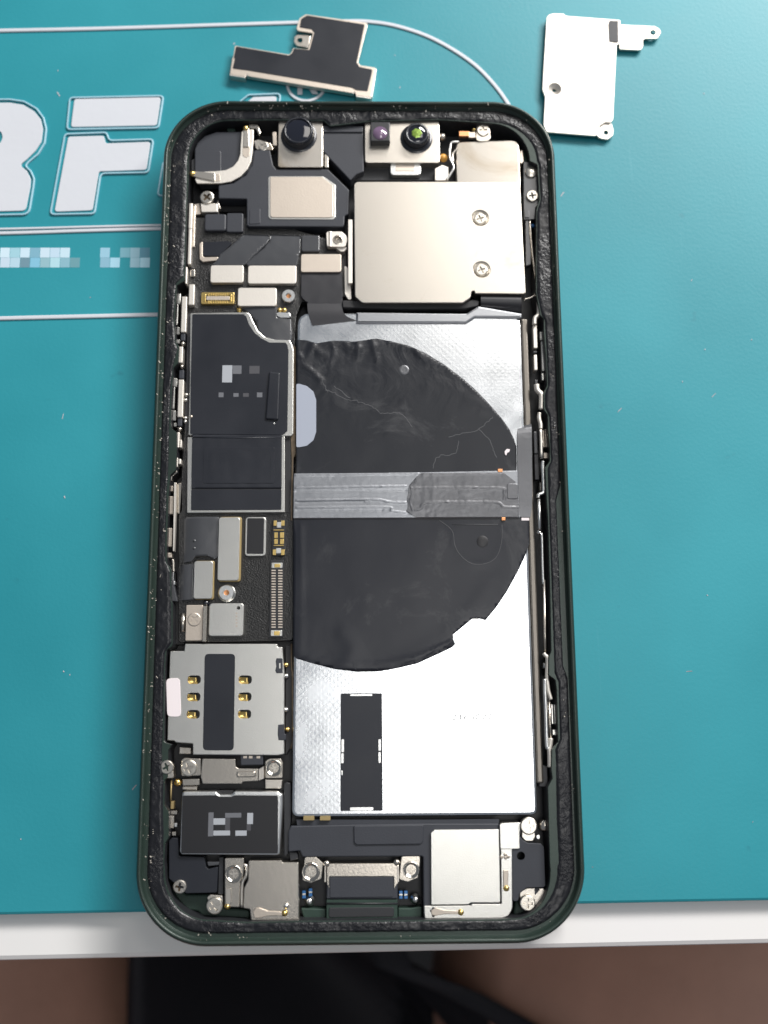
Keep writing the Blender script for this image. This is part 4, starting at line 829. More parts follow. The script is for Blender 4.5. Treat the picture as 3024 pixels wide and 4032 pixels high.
rect('display_socket', ZF, 1094, 580, 1224, 1304, 4.7, 4.2, 'plastic_dark', board, 0.2, 0.06, label='long socket with two rows of fine pins')
vs, fs = [], []
for col in ((1110, 1150), (1172, 1214)):
    for k in range(22):
        v, f = prism_data(wrect(ZF, col[0], 672 + k * 25.2, col[1], 686 + k * 25.2, 4.8), 4.82, 4.4, 0.05); b0 = len(vs); vs += v; fs += [tuple(i + b0 for i in g) for g in f]
link('contact_pins', mesh('contact_pins', vs, fs), 'nickel_tan', board)
for q in ((1112, 606, 1214, 656), (1104, 1236, 1212, 1290)): rect('end_clip', ZF, *q, 4.78, 4.3, 'nickel_cool', board, 0.15, 0.05)
for q in ((1138, 616, 1192, 650), (1134, 1244, 1188, 1284)): rect('end_clip', ZF, *q, 4.88, 4.3, 'gold', board, 0.15, 0.05)
ring('standoff', ZF, 690, 884, 1.32, 0.45, 5.0, 1.0, 'bright', board); lathe('standoff_core', ZF, 690, 884, 5.0, [(0.46, 4.65), (0.01, 4.6)], 'copper', board)
v, f = lathe_data(U(*ZF(694, 890), 4.5), [(1.5, 4.1), (1.5, 4.45), (1.3, 4.6)], 20); link('standoff_base', mesh('standoff_base', v, f[:-1]), 'nickel_cool', board)
sbr = rect('ground_bracket', ZF, 310, 1000, 470, 1334, 4.9, 3.5, 'nickel_tan', phone, 0.2, 0.1, label='beige bracket with a worn screw'); screw(ZF, 390, 1136, 1.2, 5.0, sbr, 'nickel_tan')
rect('fin', ZF, 470, 1008, 506, 1342, 5.5, 3.5, 'bracket', sbr, 0.08, 0.06)
c = U(*ZF(805, 1028), 5.1)
chip = rect('sensor_can', ZF, 526, 984, 852, 1292, 5.1, 3.8, 'nickel_cool', board, 0.6, 0.14, holes=[circle(c, 0.3, 14)], label='square silver can with a small round hole')
for k in range(5): rect('print_dot', ZF, 776, 1070 + k * 30, 794, 1086 + k * 30, 5.104, 5.0, 'nickel_tan', board, 0.05, 0.001)
lathe('solder_blob', ZF, 500, 980, 4.8, [(0.6, 4.3), (0.5, 4.8), (0.2, 5.0), (0.01, 5.05)], 'lens', board)
prism('dark_post', ZF, [(185, 960), (300, 960), (300, 1370), (185, 1370)], 3.2, 1.3, 'plastic_dark', phone, 0.3, 0.2)
tube('bright_rail', ZF, [(286, 1080), (284, 1250)], 4.2, 0.5, 'bracket', sbr, 0.8, sm=False)

# ---- card reader
def slot(cx, cy, z=5.15):
    p = wrect(ZG, cx - 62, cy - 40, cx + 62, cy + 40, z); return rounded(p, 0.9, 5)
slots = [(390, 465), (386, 626), (381, 788), (866, 465), (863, 624), (860, 786)]
rd = prism('card_reader', ZG, [(304, 130), (1164, 130), (1168, 158), (1214, 160), (1232, 400), (1232, 1160), (1170, 1172), (378, 1166), (376, 1062), (216, 1052), (202, 1036), (136, 1032), (162, 196), (296, 196)], 5.15, 2.4, 'nickel_cool', phone, 0.15, 0.14, holes=[slot(*s) for s in slots], label='silver card reader with six oval slots and a black tape strip')
for cx, cy in slots:
    rect('contact_base', ZG, cx - 66, cy - 44, cx + 66, cy + 44, 3.7, 3.0, 'plastic_dark', rd, 0.2, 0.05)
    strip('contact_spring', ZG, [((cx - 60, cy - 22), (cx - 60, cy + 20), 4.2), ((cx - 5, cy - 22), (cx - 5, cy + 24), 4.7), ((cx + 22, cy - 18), (cx + 22, cy + 20), 4.75), ((cx + 30, cy - 16), (cx + 30, cy + 18), 4.3)], 0.12, 'gold', rd)
    rect('contact_rail', ZG, cx - 60, cy + 14, cx + 30, cy + 40, 4.4, 3.6, 'gold', rd, 0.1, 0.05)
prism('tape_strip', ZG, [(488, 224), (772, 224), (758, 1126), (470, 1124)], 5.24, 5.1, 'film', rd, 0.7, 0.03, label='upright strip of black tape on the card reader')
prism('paper_sticker', ZG, [(128, 455), (255, 448), (268, 812), (138, 808)], 5.3, 5.1, 'sticker', rd, 0.7, 0.03, label='small pinkish white sticker at the reader edge')
prism('plastic_clip', ZG, [(1150, 292), (1158, 264), (1214, 266), (1216, 404), (1158, 404), (1146, 380), (1156, 340)], 5.3, 4.0, 'plastic', rd, 0.1, 0.1); prism('plastic_clip', ZG, [(1172, 886), (1230, 880), (1232, 970), (1246, 975), (1244, 1032), (1176, 1030), (1168, 970)], 5.3, 4.0, 'plastic', rd, 0.1, 0.1)
rect('clip_slot', ZG, 1182, 310, 1196, 360, 5.32, 5, 'nickel_cool', rd, 0.05, 0.01)
prism('plastic_foot', ZG, [(668, 1146), (1034, 1142), (1032, 1262), (824, 1266), (820, 1176), (664, 1176)], 4.9, 3.0, 'plastic', rd, 0.2, 0.15)
for x in (848, 900, 972): rect('foot_slot', ZG, x, 1176, x + 34, 1200, 4.93, 4.5, 'nickel_tan', rd, 0.05, 0.02)
prism('corner_foot', ZG, [(250, 1092), (360, 1100), (362, 1160), (246, 1160)], 4.2, 2.5, 'nickel', rd, 0.2, 0.15)
for x, y in ((1250, 326), (1262, 930)): lathe('gold_pad', ZG, x, y, 4.4, [(0.4, 4.0), (0.35, 4.4), (0.01, 4.45)], 'gold', rd, n=10)
for x, y in ((1250, 430), (1248, 745)): lathe('solder_dot', ZG, x, y, 4.4, [(0.45, 4.0), (0.35, 4.5), (0.01, 4.6)], 'bright', rd, n=12)
prism('reader_wall', ZG, [(1244, 150), (1296, 150), (1300, 380), (1310, 400), (1312, 1060), (1250, 1170), (1244, 1170)], 3.9, 2.0, 'rubber', rd, 0.2, 0.1)
tube('wall_edge', ZG, [(1298, 130), (1300, 370), (1308, 400), (1310, 1050), (1290, 1110)], 3.9, 0.15, 'pcb_edge', rd, sm=False)

# ---- bracket row under the reader
bkt = prism('clamp_bracket', ZH, [(572, 180), (845, 183), (848, 246), (870, 260), (1032, 262), (1032, 364), (906, 370), (895, 387), (576, 387), (560, 330)], 4.9, 3.2, 'bracket', phone, 0.2, 0.12, label='silver clamp bracket between reader and vibration motor')
prism('left_tab', ZH, [(404, 190), (425, 174), (562, 180), (562, 320), (402, 325)], 4.75, 3.2, 'bracket', bkt, 0.3, 0.12); screw(ZH, 462, 258, 1.35, 5.0, bkt)
prism('right_tab', ZH, [(1086, 200), (1120, 180), (1215, 178), (1232, 215), (1230, 342), (1086, 342)], 4.75, 3.2, 'bracket', bkt, 0.3, 0.12); dish_screw(ZH, 1156, 258, 1.35, 5.0, bkt)
prism('hinge', ZH, [(1032, 265), (1078, 240), (1078, 345), (1032, 364)], 4.95, 3.4, 'nickel', bkt, 0.1, 0.1)
pill = rounded(wrect(ZH, 850, 284, 1010, 334, 5.1), 0.8, 5); wprism('pressed_slot', pill, 5.12, 4.6, 'bracket', bkt, 0.2, [rounded(wrect(ZH, 870, 296, 990, 322, 5.1), 0.5, 5)])
prism('lower_tab', ZH, [(410, 348), (552, 344), (552, 398), (412, 402)], 4.6, 3.2, 'bracket', bkt, 0.2, 0.12); prism('lower_tab', ZH, [(410, 408), (532, 405), (530, 434), (410, 434)], 4.3, 3.0, 'nickel', bkt, 0.1, 0.1); prism('lower_tab', ZH, [(1086, 352), (1228, 352), (1222, 424), (1086, 426)], 4.6, 3.2, 'nickel', bkt, 0.15, 0.12)
lathe('gold_spring', ZH, 370, 377, 4.6, [(0.65, 3.8), (0.6, 4.5), (0.3, 4.8), (0.01, 4.85)], 'gold', bkt)
prism('edge_tab', ZH, [(240, 270), (330, 215), (342, 340), (270, 342)], 5.9, 4.0, 'nickel', bkt, 0.3, 0.12); screw(ZH, 283, 250, 1.12, 6.35, bkt)
tube('pull_rod', S5, [(412, 400), (404, 700), (400, 860)], 4.6, 0.14, 'gold_dull', bkt, sm=False)
for q, mm in (((392, 860, 462, 1030), 'gold_dull'), ((400, 1060, 540, 1150), 'bracket'), ((376, 1170, 470, 1450), 'nickel'), ((470, 1330, 540, 1420), 'bright'), ((420, 1520, 516, 1610), 'bracket')): rect('spring_piece', S5, *q, 4.4, 3.0, mm, bkt, 0.12, 0.1)

# ---- vibration motor
vm = prism('vibration_motor', ZH, [(405, 462), (420, 446), (690, 444), (712, 470), (812, 470), (832, 444), (1190, 446), (1232, 470), (1232, 560), (1208, 962), (1180, 972), (402, 966), (386, 940)], 5.3, 1.5, 'bright', phone, 0.5, 0.4, label='boxy vibration motor with a black face and silver rim')
prism('face_film', ZH, [(412, 482), (690, 480), (716, 492), (812, 492), (836, 480), (1192, 482), (1190, 955), (400, 955)], 5.42, 5.1, 'film_deep', vm, 0.3, 0.06, label='glossy black face of the vibration motor')
prism('top_notch', ZH, [(694, 440), (830, 440), (812, 470), (712, 470)], 4.6, 3, 'rubber', vm, 0.15, 0.1)
for q, mm in (((622, 620, 664, 815), 'print_mid'), ((664, 668, 760, 720), 'print_pale'), ((760, 624, 892, 662), 'print_mid'), ((940, 624, 988, 715), 'print_pale'), ((664, 768, 800, 808), 'print_pale'), ((844, 768, 936, 810), 'print_pale'), ((760, 662, 800, 768), 'print_low'), ((936, 715, 970, 768), 'print_low')): rect('print_block', ZH, *q, 5.427, 5.3, mm, vm, 0.04, 0.002)
prism('side_wall', ZH, [(1238, 385), (1262, 372), (1296, 380), (1298, 660), (1290, 740), (1276, 960), (1240, 985)], 4.3, 1.5, 'plastic_dark', vm, 0.3, 0.15)

# ---- bottom row
mb = prism('microphone_block', ZH, [(300, 850), (325, 826), (376, 830), (382, 976), (590, 986), (604, 1062), (622, 1082), (702, 1062), (692, 1276), (440, 1282), (300, 1160)], 4.6, 2.0, 'film', phone, 0.3, 0.12, label='dark folded plastic piece in the lower left corner')
prism('fold', ZH, [(612, 1024), (712, 1024), (706, 1050), (622, 1058)], 4.75, 4.2, 'flex', mb, 0.1, 0.1); prism('dark_edge', ZH, [(708, 985), (748, 985), (745, 1290), (700, 1290)], 4.2, 2, 'plastic_dark', mb, 0.2, 0.12)
screw(ZH, 388, 1228, 1.1, 4.9, mb, 'nickel')
prism('corner_floor', ZH, [(290, 1180), (440, 1290), (700, 1290), (750, 1400), (900, 1410), (960, 1420), (960, 1500), (600, 1500), (540, 1430), (430, 1415), (330, 1340)], 2.6, 1.2, 'green_in', housing, 0.8, 0.3)
bk2 = prism('screw_plate', ZH, [(756, 992), (915, 990), (915, 1060), (908, 1140), (884, 1192), (880, 1396), (756, 1392)], 4.8, 3.0, 'bracket', phone, 0.25, 0.14, label='narrow silver plate with a screw left of the port'); dish_screw(ZH, 828, 1124, 1.38, 5.05, bk2, 0.1)
prism('clip_tongue', ZH, [(760, 1240), (808, 1238), (810, 1350), (786, 1400), (762, 1350)], 5.0, 4.2, 'nickel', bk2, 0.1, 0.1); prism('tab', ZH, [(612, 1310), (640, 1290), (742, 1300), (742, 1400), (640, 1440)], 4.5, 3.0, 'nickel', bk2, 0.4, 0.1); screw(ZH, 672, 1384, 1.35, 4.85, bk2)
lathe('gold_tip', ZH, 778, 1390, 4.9, [(0.5, 4.4), (0.45, 4.9), (0.2, 5.1), (0.01, 5.15)], 'gold', bk2)
tube('bent_edge', ZH, [(912, 1050), (935, 1060), (930, 1140), (900, 1200), (895, 1395)], 4.8, 0.28, 'nickel', bk2)
sp2 = prism('contact_plate', ZH, [(950, 1012), (1222, 1010), (1228, 1026), (1362, 1026), (1364, 1502), (970, 1506), (962, 1412), (906, 1402), (912, 1240), (946, 1172)], 5.0, 2.5, 'bracket', phone, 0.25, 0.16, label='dark reflecting silver plate left of the port')
prism('contact_strip', ZH, [(986, 1430), (1010, 1402), (1040, 1400), (1110, 1425), (1200, 1430), (1255, 1440), (1258, 1472), (1190, 1462), (1110, 1465), (1040, 1482), (1000, 1482)], 5.3, 4.9, 'nickel_tan', sp2, 0.2, 0.08); lathe('gold_tip', ZH, 1245, 1445, 5.4, [(0.5, 5.0), (0.45, 5.35), (0.2, 5.55), (0.01, 5.6)], 'gold', sp2); lathe('silver_tip', ZH, 1258, 1385, 5.4, [(0.42, 5.0), (0.4, 5.4), (0.01, 5.6)], 'bright', sp2)
lathe('pin', ZH, 1350, 1225, 5.0, [(0.42, 4.5), (0.4, 4.9), (0.01, 5.0)], 'rubber', sp2, n=12)
# charging port
port = prism('charging_port', S6, [(386, 214), (1246, 212), (1246, 492), (386, 492)], 4.55, 2.2, 'plastic', phone, 0.2, 0.2, label='charging port with a silver top edge and grey face')
prism('port_shell', S6, [(386, 62), (1256, 58), (1256, 300), (1200, 380), (1198, 222), (424, 224), (420, 380), (386, 300)], 4.68, 2.2, 'bracket', port, 0.1, 0.14)
rect('port_face', S6, 428, 230, 1194, 470, 4.66, 4.2, 'plastic', port, 0.3, 0.06, label='grey plastic face of the charging port')
prism('port_mouth', S6, [(384, 494), (1244, 494), (1246, 752), (382, 752)], 4.35, 2.0, 'green_in', port, 0.15, 0.12); rect('mouth_recess', S6, 412, 592, 1202, 712, 4.45, 4.0, 'plastic_dark', port, 0.35, 0.1)
tube('mouth_lip', S6, [(386, 545), (1244, 545)], 4.38, 0.14, 'plastic_dark', port, sm=False)
for x0 in (358, 1240): rect('port_clip', S6, x0, 85, x0 + 24, 290, 4.75, 3.5, 'nickel', port, 0.1, 0.08)
for x, y in ((386, 66), (1236, 52)): lathe('pin', S6, x, y, 4.7, [(0.6, 4.2), (0.5, 4.7), (0.01, 4.85)], 'bracket', port, n=14)
for x0, x1, yy, sx_ in ((120, 355, 0, 196), (1290, 1540, -12, 1410)):
    b3 = prism('port_screw_plate', S6, [(x0, -20 + yy), (x0 + 140 if x0 < 500 else x0 + 230, -20 + yy), (x0 + 230, 60 + yy), (x0 + 205, 250 + yy), (x0 + 80, 300 + yy), (x0 - 30, 270 + yy)], 4.6, 3.0, 'bracket', phone, 0.4, 0.14, label='screw plate %s the charging port' % ('left of' if x0 < 500 else 'right of')); dish_screw(S6, sx_, 165 if x0 < 500 else 142, 1.48 if x0 < 500 else 1.34, 4.85, b3, 0.25 if x0 < 500 else 0.0)
for x, y in ((112, 440), (190, 415), (1285, 445), (1345, 445)):
    rect('blue_component', S6, x - 22, y - 50, x + 22, y + 48, 3.6, 2.8, 'blue_bead', port, 0.15, 0.12); rect('component_end', S6, x - 22, y - 16, x + 22, y + 8, 3.64, 2.8, 'nickel_cool', port, 0.1, 0.06)
for x, y in ((178, 520), (1462, 500)): lathe('standing_screw', S6, x, y, 3.6, [(0.85, 2.6), (0.85, 2.9), (0.55, 3.0), (0.55, 3.5), (0.4, 3.8), (0.01, 3.85)], 'bright', port, n=16)
for pts in ([(70, 600), (380, 610), (380, 780), (120, 760)], [(1250, 600), (1400, 600), (1540, 580), (1540, 720), (1450, 770), (1250, 770)]): prism('green_wall', S6, pts, 3.4, 1.2, 'green_in', housing, 0.3, 0.2)
# loudspeaker
ls = prism('loudspeaker', ZI, [(48, 130), (62, 100), (400, 92), (800, 86), (1196, 86), (1196, 600), (785, 600), (782, 266), (125, 270), (112, 236), (48, 242)], 4.7, 2.0, 'plastic', phone, 0.3, 0.2, label='long black loudspeaker box along the bottom')
prism('raised_panel', ZI, [(404, 98), (786, 94), (784, 185), (770, 200), (420, 204), (406, 190)], 4.95, 4.4, 'plastic', ls, 0.3, 0.14)
strip('sloped_edge', ZI, [((92, 64), (98, 100), 4.3), ((400, 66), (404, 94), 4.45), ((800, 66), (800, 88), 4.5), ((1196, 62), (1196, 86), 4.5)], 0.5, 'plastic', ls)
prism('left_step', ZI, [(52, 240), (98, 245), (104, 280), (60, 290)], 4.2, 2.5, 'plastic_dark', ls, 0.1, 0.1)
sp = prism('speaker_plate', ZI, [(824, 136), (842, 121), (1196, 118), (1204, 518), (1042, 518), (1030, 528), (826, 530)], 5.15, 4.2, 'nickel_cool', ls, [0.5, 0.4, 0.2, 0.3, 0.1, 0.1, 0.2], 0.1, label='bright silver rectangular plate on the loudspeaker')
fr = prism('antenna_frame', ZI, [(1202, 84), (1312, 80), (1312, 150), (1268, 156), (1270, 548), (1248, 590), (1206, 606), (790, 606), (786, 534), (1040, 532), (1048, 524), (1208, 524)], 4.95, 2.5, 'nickel_cool', phone, [0.3, 0.2, 0.2, 0.1, 1.0, 1.2, 1.2, 0.4, 0.2, 0.1, 0.1, 0.2], 0.14, label='silver L shaped antenna frame around the speaker plate')
rect('upper_panel', ZI, 1200, 86, 1308, 226, 5.15, 4.5, 'nickel_cool', fr, 0.3, 0.1)
for x, y in ((1210, 268), (1230, 256), (1232, 272), (1244, 266)): lathe('weld_dot', ZI, x, y, 4.96, [(0.32, 4.95), (0.25, 5.0), (0.01, 5.0)], 'nickel_tan', fr, n=12)
prism('contact_strip', ZI, [(1218, 340), (1247, 340), (1245, 440), (1220, 440)], 5.2, 4.8, 'nickel_tan', fr, 0.1, 0.08); lathe('gold_tip', ZI, 1236, 440, 5.3, [(0.5, 4.9), (0.45, 5.3), (0.2, 5.45), (0.01, 5.5)], 'gold', fr)
prism('contact_strip', ZI, [(826, 560), (850, 545), (900, 558), (985, 562), (985, 582), (900, 580), (850, 590), (828, 584)], 5.2, 4.8, 'nickel_tan', fr, 0.1, 0.08); lathe('gold_tip', ZI, 988, 572, 5.3, [(0.5, 4.9), (0.45, 5.3), (0.2, 5.45), (0.01, 5.5)], 'gold', fr)
for x, y in ((838, 550), (838, 572), (828, 562), (838, 588)): lathe('weld_dot', ZI, x, y, 4.96, [(0.25, 4.95), (0.2, 5.0), (0.01, 5.0)], 'plastic', fr, n=10)
prism('screw_tab', ZI, [(1325, 66), (1392, 66), (1394, 160), (1380, 184), (1340, 184), (1318, 160)], 4.7, 3.0, 'nickel', fr, 0.4, 0.14); screw(ZI, 1358, 100, 1.42, 4.95, fr, ang=0.05)
rect('small_post', ZI, 1398, 148, 1420, 172, 4.4, 3.0, 'bright', fr, 0.3, 0.1)
c = U(*ZI(1315, 263), 4.9)
fp = prism('corner_flex', ZI, [(1266, 162), (1275, 150), (1306, 150), (1326, 178), (1352, 192), (1424, 196), (1441, 214), (1448, 425), (1440, 434), (1346, 436), (1306, 470), (1300, 510), (1270, 510)], 4.9, 4.2, 'plastic', phone, 0.4, 0.08, holes=[circle(c, 0.68, 20)], label='dark rounded cover with a round hole, lower right corner')
prism('corner_plate', ZI, [(1306, 460), (1345, 436), (1440, 436), (1452, 462), (1440, 500), (1390, 540), (1340, 570), (1312, 545)], 4.3, 2.5, 'nickel', fp, 0.6, 0.15); screw(ZI, 1352, 520, 1.28, 4.9, fp)
prism('corner_shade', S7, [(1012, 980), (1075, 985), (1080, 1010), (1015, 1085)], 4.4, 4.1, 'plastic', fp, 0.1, 0.05)
lathe('side_spring', S7, 1150, 170, 4.4, [(1.0, 3.4), (1.0, 4.0), (0.7, 4.4), (0.01, 4.5)], 'bracket', fp, n=16)
prism('corner_floor', ZI, [(1285, 500), (1460, 480), (1470, 540), (1410, 600), (1270, 606)], 2.8, 1.2, 'green_in', housing, 0.8, 0.3)

# ---- parts in the side gaps: button springs and flexes
lg = bpy.data.objects.new('left_button_flex', None); C.objects.link(lg); lg.parent = phone; lg['label'] = 'silver springs and flex of the side buttons in the left gap'
def bars(zm, lst, parent, z1=5.2, z0=3.4, material='nickel_matte', name='spring_bar'):
    for q in lst: rect(name, zm, *q, z1, z0, material, parent, 0.18, 0.14)
bars(ZC, [(296, 40, 326, 250), (290, 250, 318, 540), (268, 560, 284, 700)], lg, 5.5)
bars(ZC, [(332, 60, 350, 400), (308, 580, 348, 640)], lg, 4.6, material='bracket')
bars(ZC, [(312, 712, 348, 880)], lg, 4.9, material='bright')
bars(Q1, [(712, 246, 792, 768), (664, 1452, 744, 2000)], lg, 5.2)
bars(Q1, [(704, 770, 770, 890), (660, 2005, 722, 2130), (680, 1310, 750, 1440)], lg, 4.9, material='plastic')
bars(Q1, [(676, 972, 736, 1212), (820, 70, 905, 370)], lg, 5.4)
bars(Q1, [(648, 200, 706, 358), (622, 360, 668, 660), (646, 690, 692, 800), (600, 1432, 658, 1560), (574, 1562, 620, 1880), (586, 1902, 640, 2052), (600, 2080, 648, 2140), (648, 870, 694, 930)], lg, 4.4, material='nickel_cool')
for x, y in ((736, 930), (690, 2170), (720, 1260)): lathe('rivet', Q1, x, y, 5.2, [(0.42, 4.4), (0.4, 5.1), (0.2, 5.3), (0.01, 5.35)], 'bracket', lg, n=14)
bars(Q2, [(646, 372, 688, 600), (640, 740, 664, 880), (690, 480, 720, 600), (668, 760, 712, 840)], lg, 5.3)
bars(Q2, [(540, 1152, 600, 1236), (524, 1302, 600, 1568), (512, 1764, 582, 2040), (506, 2124, 578, 2200)], lg, 4.6, material='nickel_tan')
strip('long_rail', Q2, [((612, 1105), (638, 1105), 5.2), ((606, 1500), (634, 1500), 5.2), ((594, 2100), (612, 2100), 5.2)], 1.2, 'nickel_matte', lg)
tube('hook', Q2, [(560, 1080), (575, 1010), (620, 970), (655, 945)], 5.0, 0.3, 'bracket', lg)
prism('dark_flex_strip', Q1, [(800, 500), (862, 505), (850, 1000), (830, 2200), (760, 2200), (790, 1300)], 4.3, 2.2, 'flex_black', lg, 0.1, 0.1)
prism('dark_flex_strip', Q2, [(760, 480), (800, 480), (800, 1500), (745, 1580), (752, 900)], 4.1, 2.2, 'flex_black', lg, 0.1, 0.1)
for x, y in ((788, 1670), (778, 1748), (775, 2010), (770, 2060)): lathe('solder_dot', Q1, x, y, 4.5, [(0.4, 4.1), (0.3, 4.5), (0.01, 4.6)], 'nickel_cool', lg, n=10)
prism('tall_post', Q2, [(655, 1110), (740, 1100), (742, 1500), (720, 1570), (655, 1560)], 4.2, 2.0, 'bracket', lg, 0.3, 0.2)
prism('wall_piece', Q3, [(560, 560), (600, 560), (615, 780), (660, 990), (565, 985)], 5.3, 3.0, 'flex', lg, 0.15, 0.12); bars(Q3, [(584, 560, 604, 690), (590, 690, 626, 750)], lg, 5.4, material='bright')
tube('hook', Q3, [(590, 380), (600, 440), (600, 500), (604, 560)], 5.2, 0.28, 'bracket', lg)

rg = bpy.data.objects.new('right_button_flex', None); C.objects.link(rg); rg.parent = phone; rg['label'] = 'bent silver rails and springs in the gap right of the battery'
for pts, r_ in (([(262, -60), (262, 120), (240, 165), (205, 200), (200, 290)], 0.42), ([(232, 1160), (240, 1230), (270, 1270), (300, 1300), (304, 1400), (300, 1520)], 0.5), ([(275, 1570), (268, 1640), (290, 1740), (290, 1800)], 0.36), ([(290, 1800), (300, 2212)], 0.26)):
    tube('bent_rail', R1, pts, 5.4, r_, 'nickel_matte', rg, sm=True)
bars(R1, [(182, 290, 242, 630), (192, 724, 242, 950)], rg, 5.1); bars(R1, [(276, 384, 328, 510), (300, 524, 352, 962), (302, 984, 346, 1098)], rg, 4.5, material='nickel_cool')
bars(R1, [(182, 668, 240, 700), (205, 1090, 250, 1160), (192, 1840, 248, 2160)], rg, 4.8, material='flex'); bars(R1, [(312, 1812, 350, 2070), (352, 1802, 394, 2066)], rg, 4.3, material='nickel_tan'); bars(R2, [(330, 300, 402, 388)], rg, 4.3, material='nickel_tan')
bars(R2, [(200, 320, 270, 700)], rg, 4.6, material='flex_black'); bars(R2, [(276, 730, 312, 860)], rg, 4.6, material='bracket')
tube('bent_rail', R2, [(300, 0), (310, 390)], 5.3, 0.26, 'nickel', rg, sm=False)
tube('bent_rail', R2, [(326, 430), (318, 480), (326, 640), (332, 860), (322, 890), (262, 912), (256, 960)], 5.4, 0.34, 'bright', rg)
tube('bent_rail', R2, [(266, 980), (270, 1200), (276, 1420)], 5.3, 0.30, 'bright', rg, sm=False); lathe('rivet', R2, 274, 1455, 5.3, [(0.4, 4.6), (0.35, 5.2), (0.01, 5.35)], 'bright', rg, n=12)
tube('bent_rail', R2, [(290, 1485), (308, 1520), (318, 1900), (328, 2212)], 5.3, 0.24, 'bright', rg, sm=True)
tube('bent_rail', R3, [(340, -800), (352, 0), (360, 240)], 5.3, 0.24, 'nickel', rg, sm=False)
tube('bent_rail', R3, [(335, 262), (360, 300), (388, 330), (386, 480), (382, 600), (392, 740), (404, 820), (440, 940)], 5.4, 0.34, 'nickel_matte', rg)
tube('bent_rail', R3, [(352, 640), (352, 800), (362, 1000), (372, 1300), (382, 1600), (400, 1645)], 5.5, 0.34, 'bright', rg); tube('bent_rail', R3, [(440, 1500), (428, 1600), (418, 1660), (424, 1780), (424, 1920)], 5.4, 0.4, 'nickel_matte', rg)
tube('bent_rail', R3, [(415, 950), (425, 1300), (440, 1500)], 5.2, 0.22, 'bracket', rg, sm=False)
bars(R3, [(440, 1005, 478, 1300), (482, 1005, 520, 1300), (458, 1370, 530, 1460)], rg, 4.5, material='nickel_cool'); bars(R3, [(332, 405, 358, 485)], rg, 4.8, material='bright')
prism('black_wedge', R3, [(268, 1890), (395, 1890), (405, 2212), (262, 2212)], 4.2, 2.5, 'flex_black', rg, 0.3, 0.2)

# ------------------------------------------------------------------ the two loose plates on the mat
def loose(name, label, zm, mid, z):
    c_ = U(*zm(*mid), z); return thing(name, label, 'metal plate', (c_.x, c_.y, 0), 'loose shield plates on the mat')
p1 = loose('shield_plate', 'loose T shaped shield plate faced with black film, above the phone', S1, (850, 520), 1.0)
p2_ = loose('shield_plate', 'loose bright silver cover plate with three screw holes, upper right on the mat', S2, (560, 780), 1.0)
def lchild(o, t): o.parent = t; o.matrix_parent_inverse = Matrix.Translation(-t.location); return o
outl = [(118, 398), (690, 492), (714, 470), (732, 424), (890, 440), (940, 268), (780, 244), (768, 214), (800, 110), (866, 68), (1506, 158), (1518, 180), (1418, 575), (1440, 606), (1596, 630), (1608, 650), (1556, 945), (1396, 925), (1380, 885), (1355, 900), (270, 724), (246, 690), (232, 730), (66, 704), (90, 540), (100, 520)]
lchild(prism('plate', S1, outl, 1.55, 1.15, 'nickel_tan', None, 0.25, 0.08), p1)
lchild(prism('black_film', S1, [(132, 408), (690, 502), (722, 478), (742, 430), (905, 446), (955, 262), (928, 228), (800, 206), (818, 118), (880, 80), (1488, 176), (1404, 578), (1432, 622), (1572, 652), (1518, 880), (1400, 868), (1350, 842), (262, 662), (96, 640), (118, 545), (110, 520)], 1.62, 1.4, 'film', None, 0.25, 0.03, label='matte black film on the plate'), p1)
c = U(*S1(806, 342), 1.2)
lchild(prism('screw_eye', S1, [(750, 300), (780, 285), (920, 290), (890, 432), (860, 416), (770, 402), (740, 360)], 1.15, 0.75, 'nickel', None, 0.5, 0.08, holes=[circle(c, 0.52, 18)]), p1)
for pts in ([(66, 700), (232, 726), (228, 740), (62, 714)], [(1396, 922), (1556, 944), (1552, 960), (1394, 938)], [(1590, 640), (1612, 650), (1566, 945), (1548, 940)]): lchild(prism('bent_edge', S1, pts, 1.5, 0.0, 'nickel_matte', None, 0.1, 0.08), p1)
for pts in ([(240, 716), (700, 792), (1375, 905), (1372, 890), (700, 776), (250, 700)],): lchild(prism('bent_edge', S1, pts, 1.5, 0.5, 'nickel_matte', None, 0.05, 0.06), p1)
h1, h2, h3 = U(*S2(258, 986), 1.2), U(*S2(880, 1512), 0.9), U(*S2(1448, 302), 0.9)
lchild(prism('plate', S2, [(160, 120), (185, 85), (240, 68), (370, 72), (392, 98), (1055, 148), (1040, 440), (1008, 450), (966, 1350), (940, 1392), (870, 1385), (800, 1430), (775, 1545), (740, 1552), (160, 1505), (122, 1420), (140, 1080), (108, 990), (112, 900)], 1.3, 0.95, 'nickel_matte', None, 0.4, 0.12, holes=[circle(h1, 1.32, 28)]), p2_)
vs, fs = lathe_data(h1, [(1.33, 1.3), (1.26, 1.22), (1.12, 0.92), (0.45, 0.86), (0.42, 0.5)], 28); lchild(link('screw_seat', mesh('screw_seat', vs, fs[:-1]), 'nickel_matte', None, smooth=True), p2_)
lchild(wprism('screw_eye', rounded(W(S2, [(800, 1440), (880, 1385), (945, 1395), (970, 1470), (965, 1545), (900, 1596), (790, 1578)], 0.9), 0.5), 0.9, 0.45, 'nickel_matte', None, 0.1, [circle(h2, 0.5, 18)]), p2_)
lchild(prism('neck', S2, [(770, 1550), (775, 1440), (860, 1370), (880, 1390), (800, 1445), (798, 1575)], 1.15, 0.5, 'nickel', None, 0.2, 0.1), p2_)
lchild(wprism('arm', rounded(W(S2, [(1045, 205), (1470, 226), (1530, 262), (1542, 305), (1500, 375), (1345, 376), (1325, 400), (1328, 470), (1300, 514), (1060, 505), (1040, 500)], 0.9), 0.5), 0.95, 0.5, 'nickel_matte', None, 0.1, [circle(h3, 0.62, 20)]), p2_)
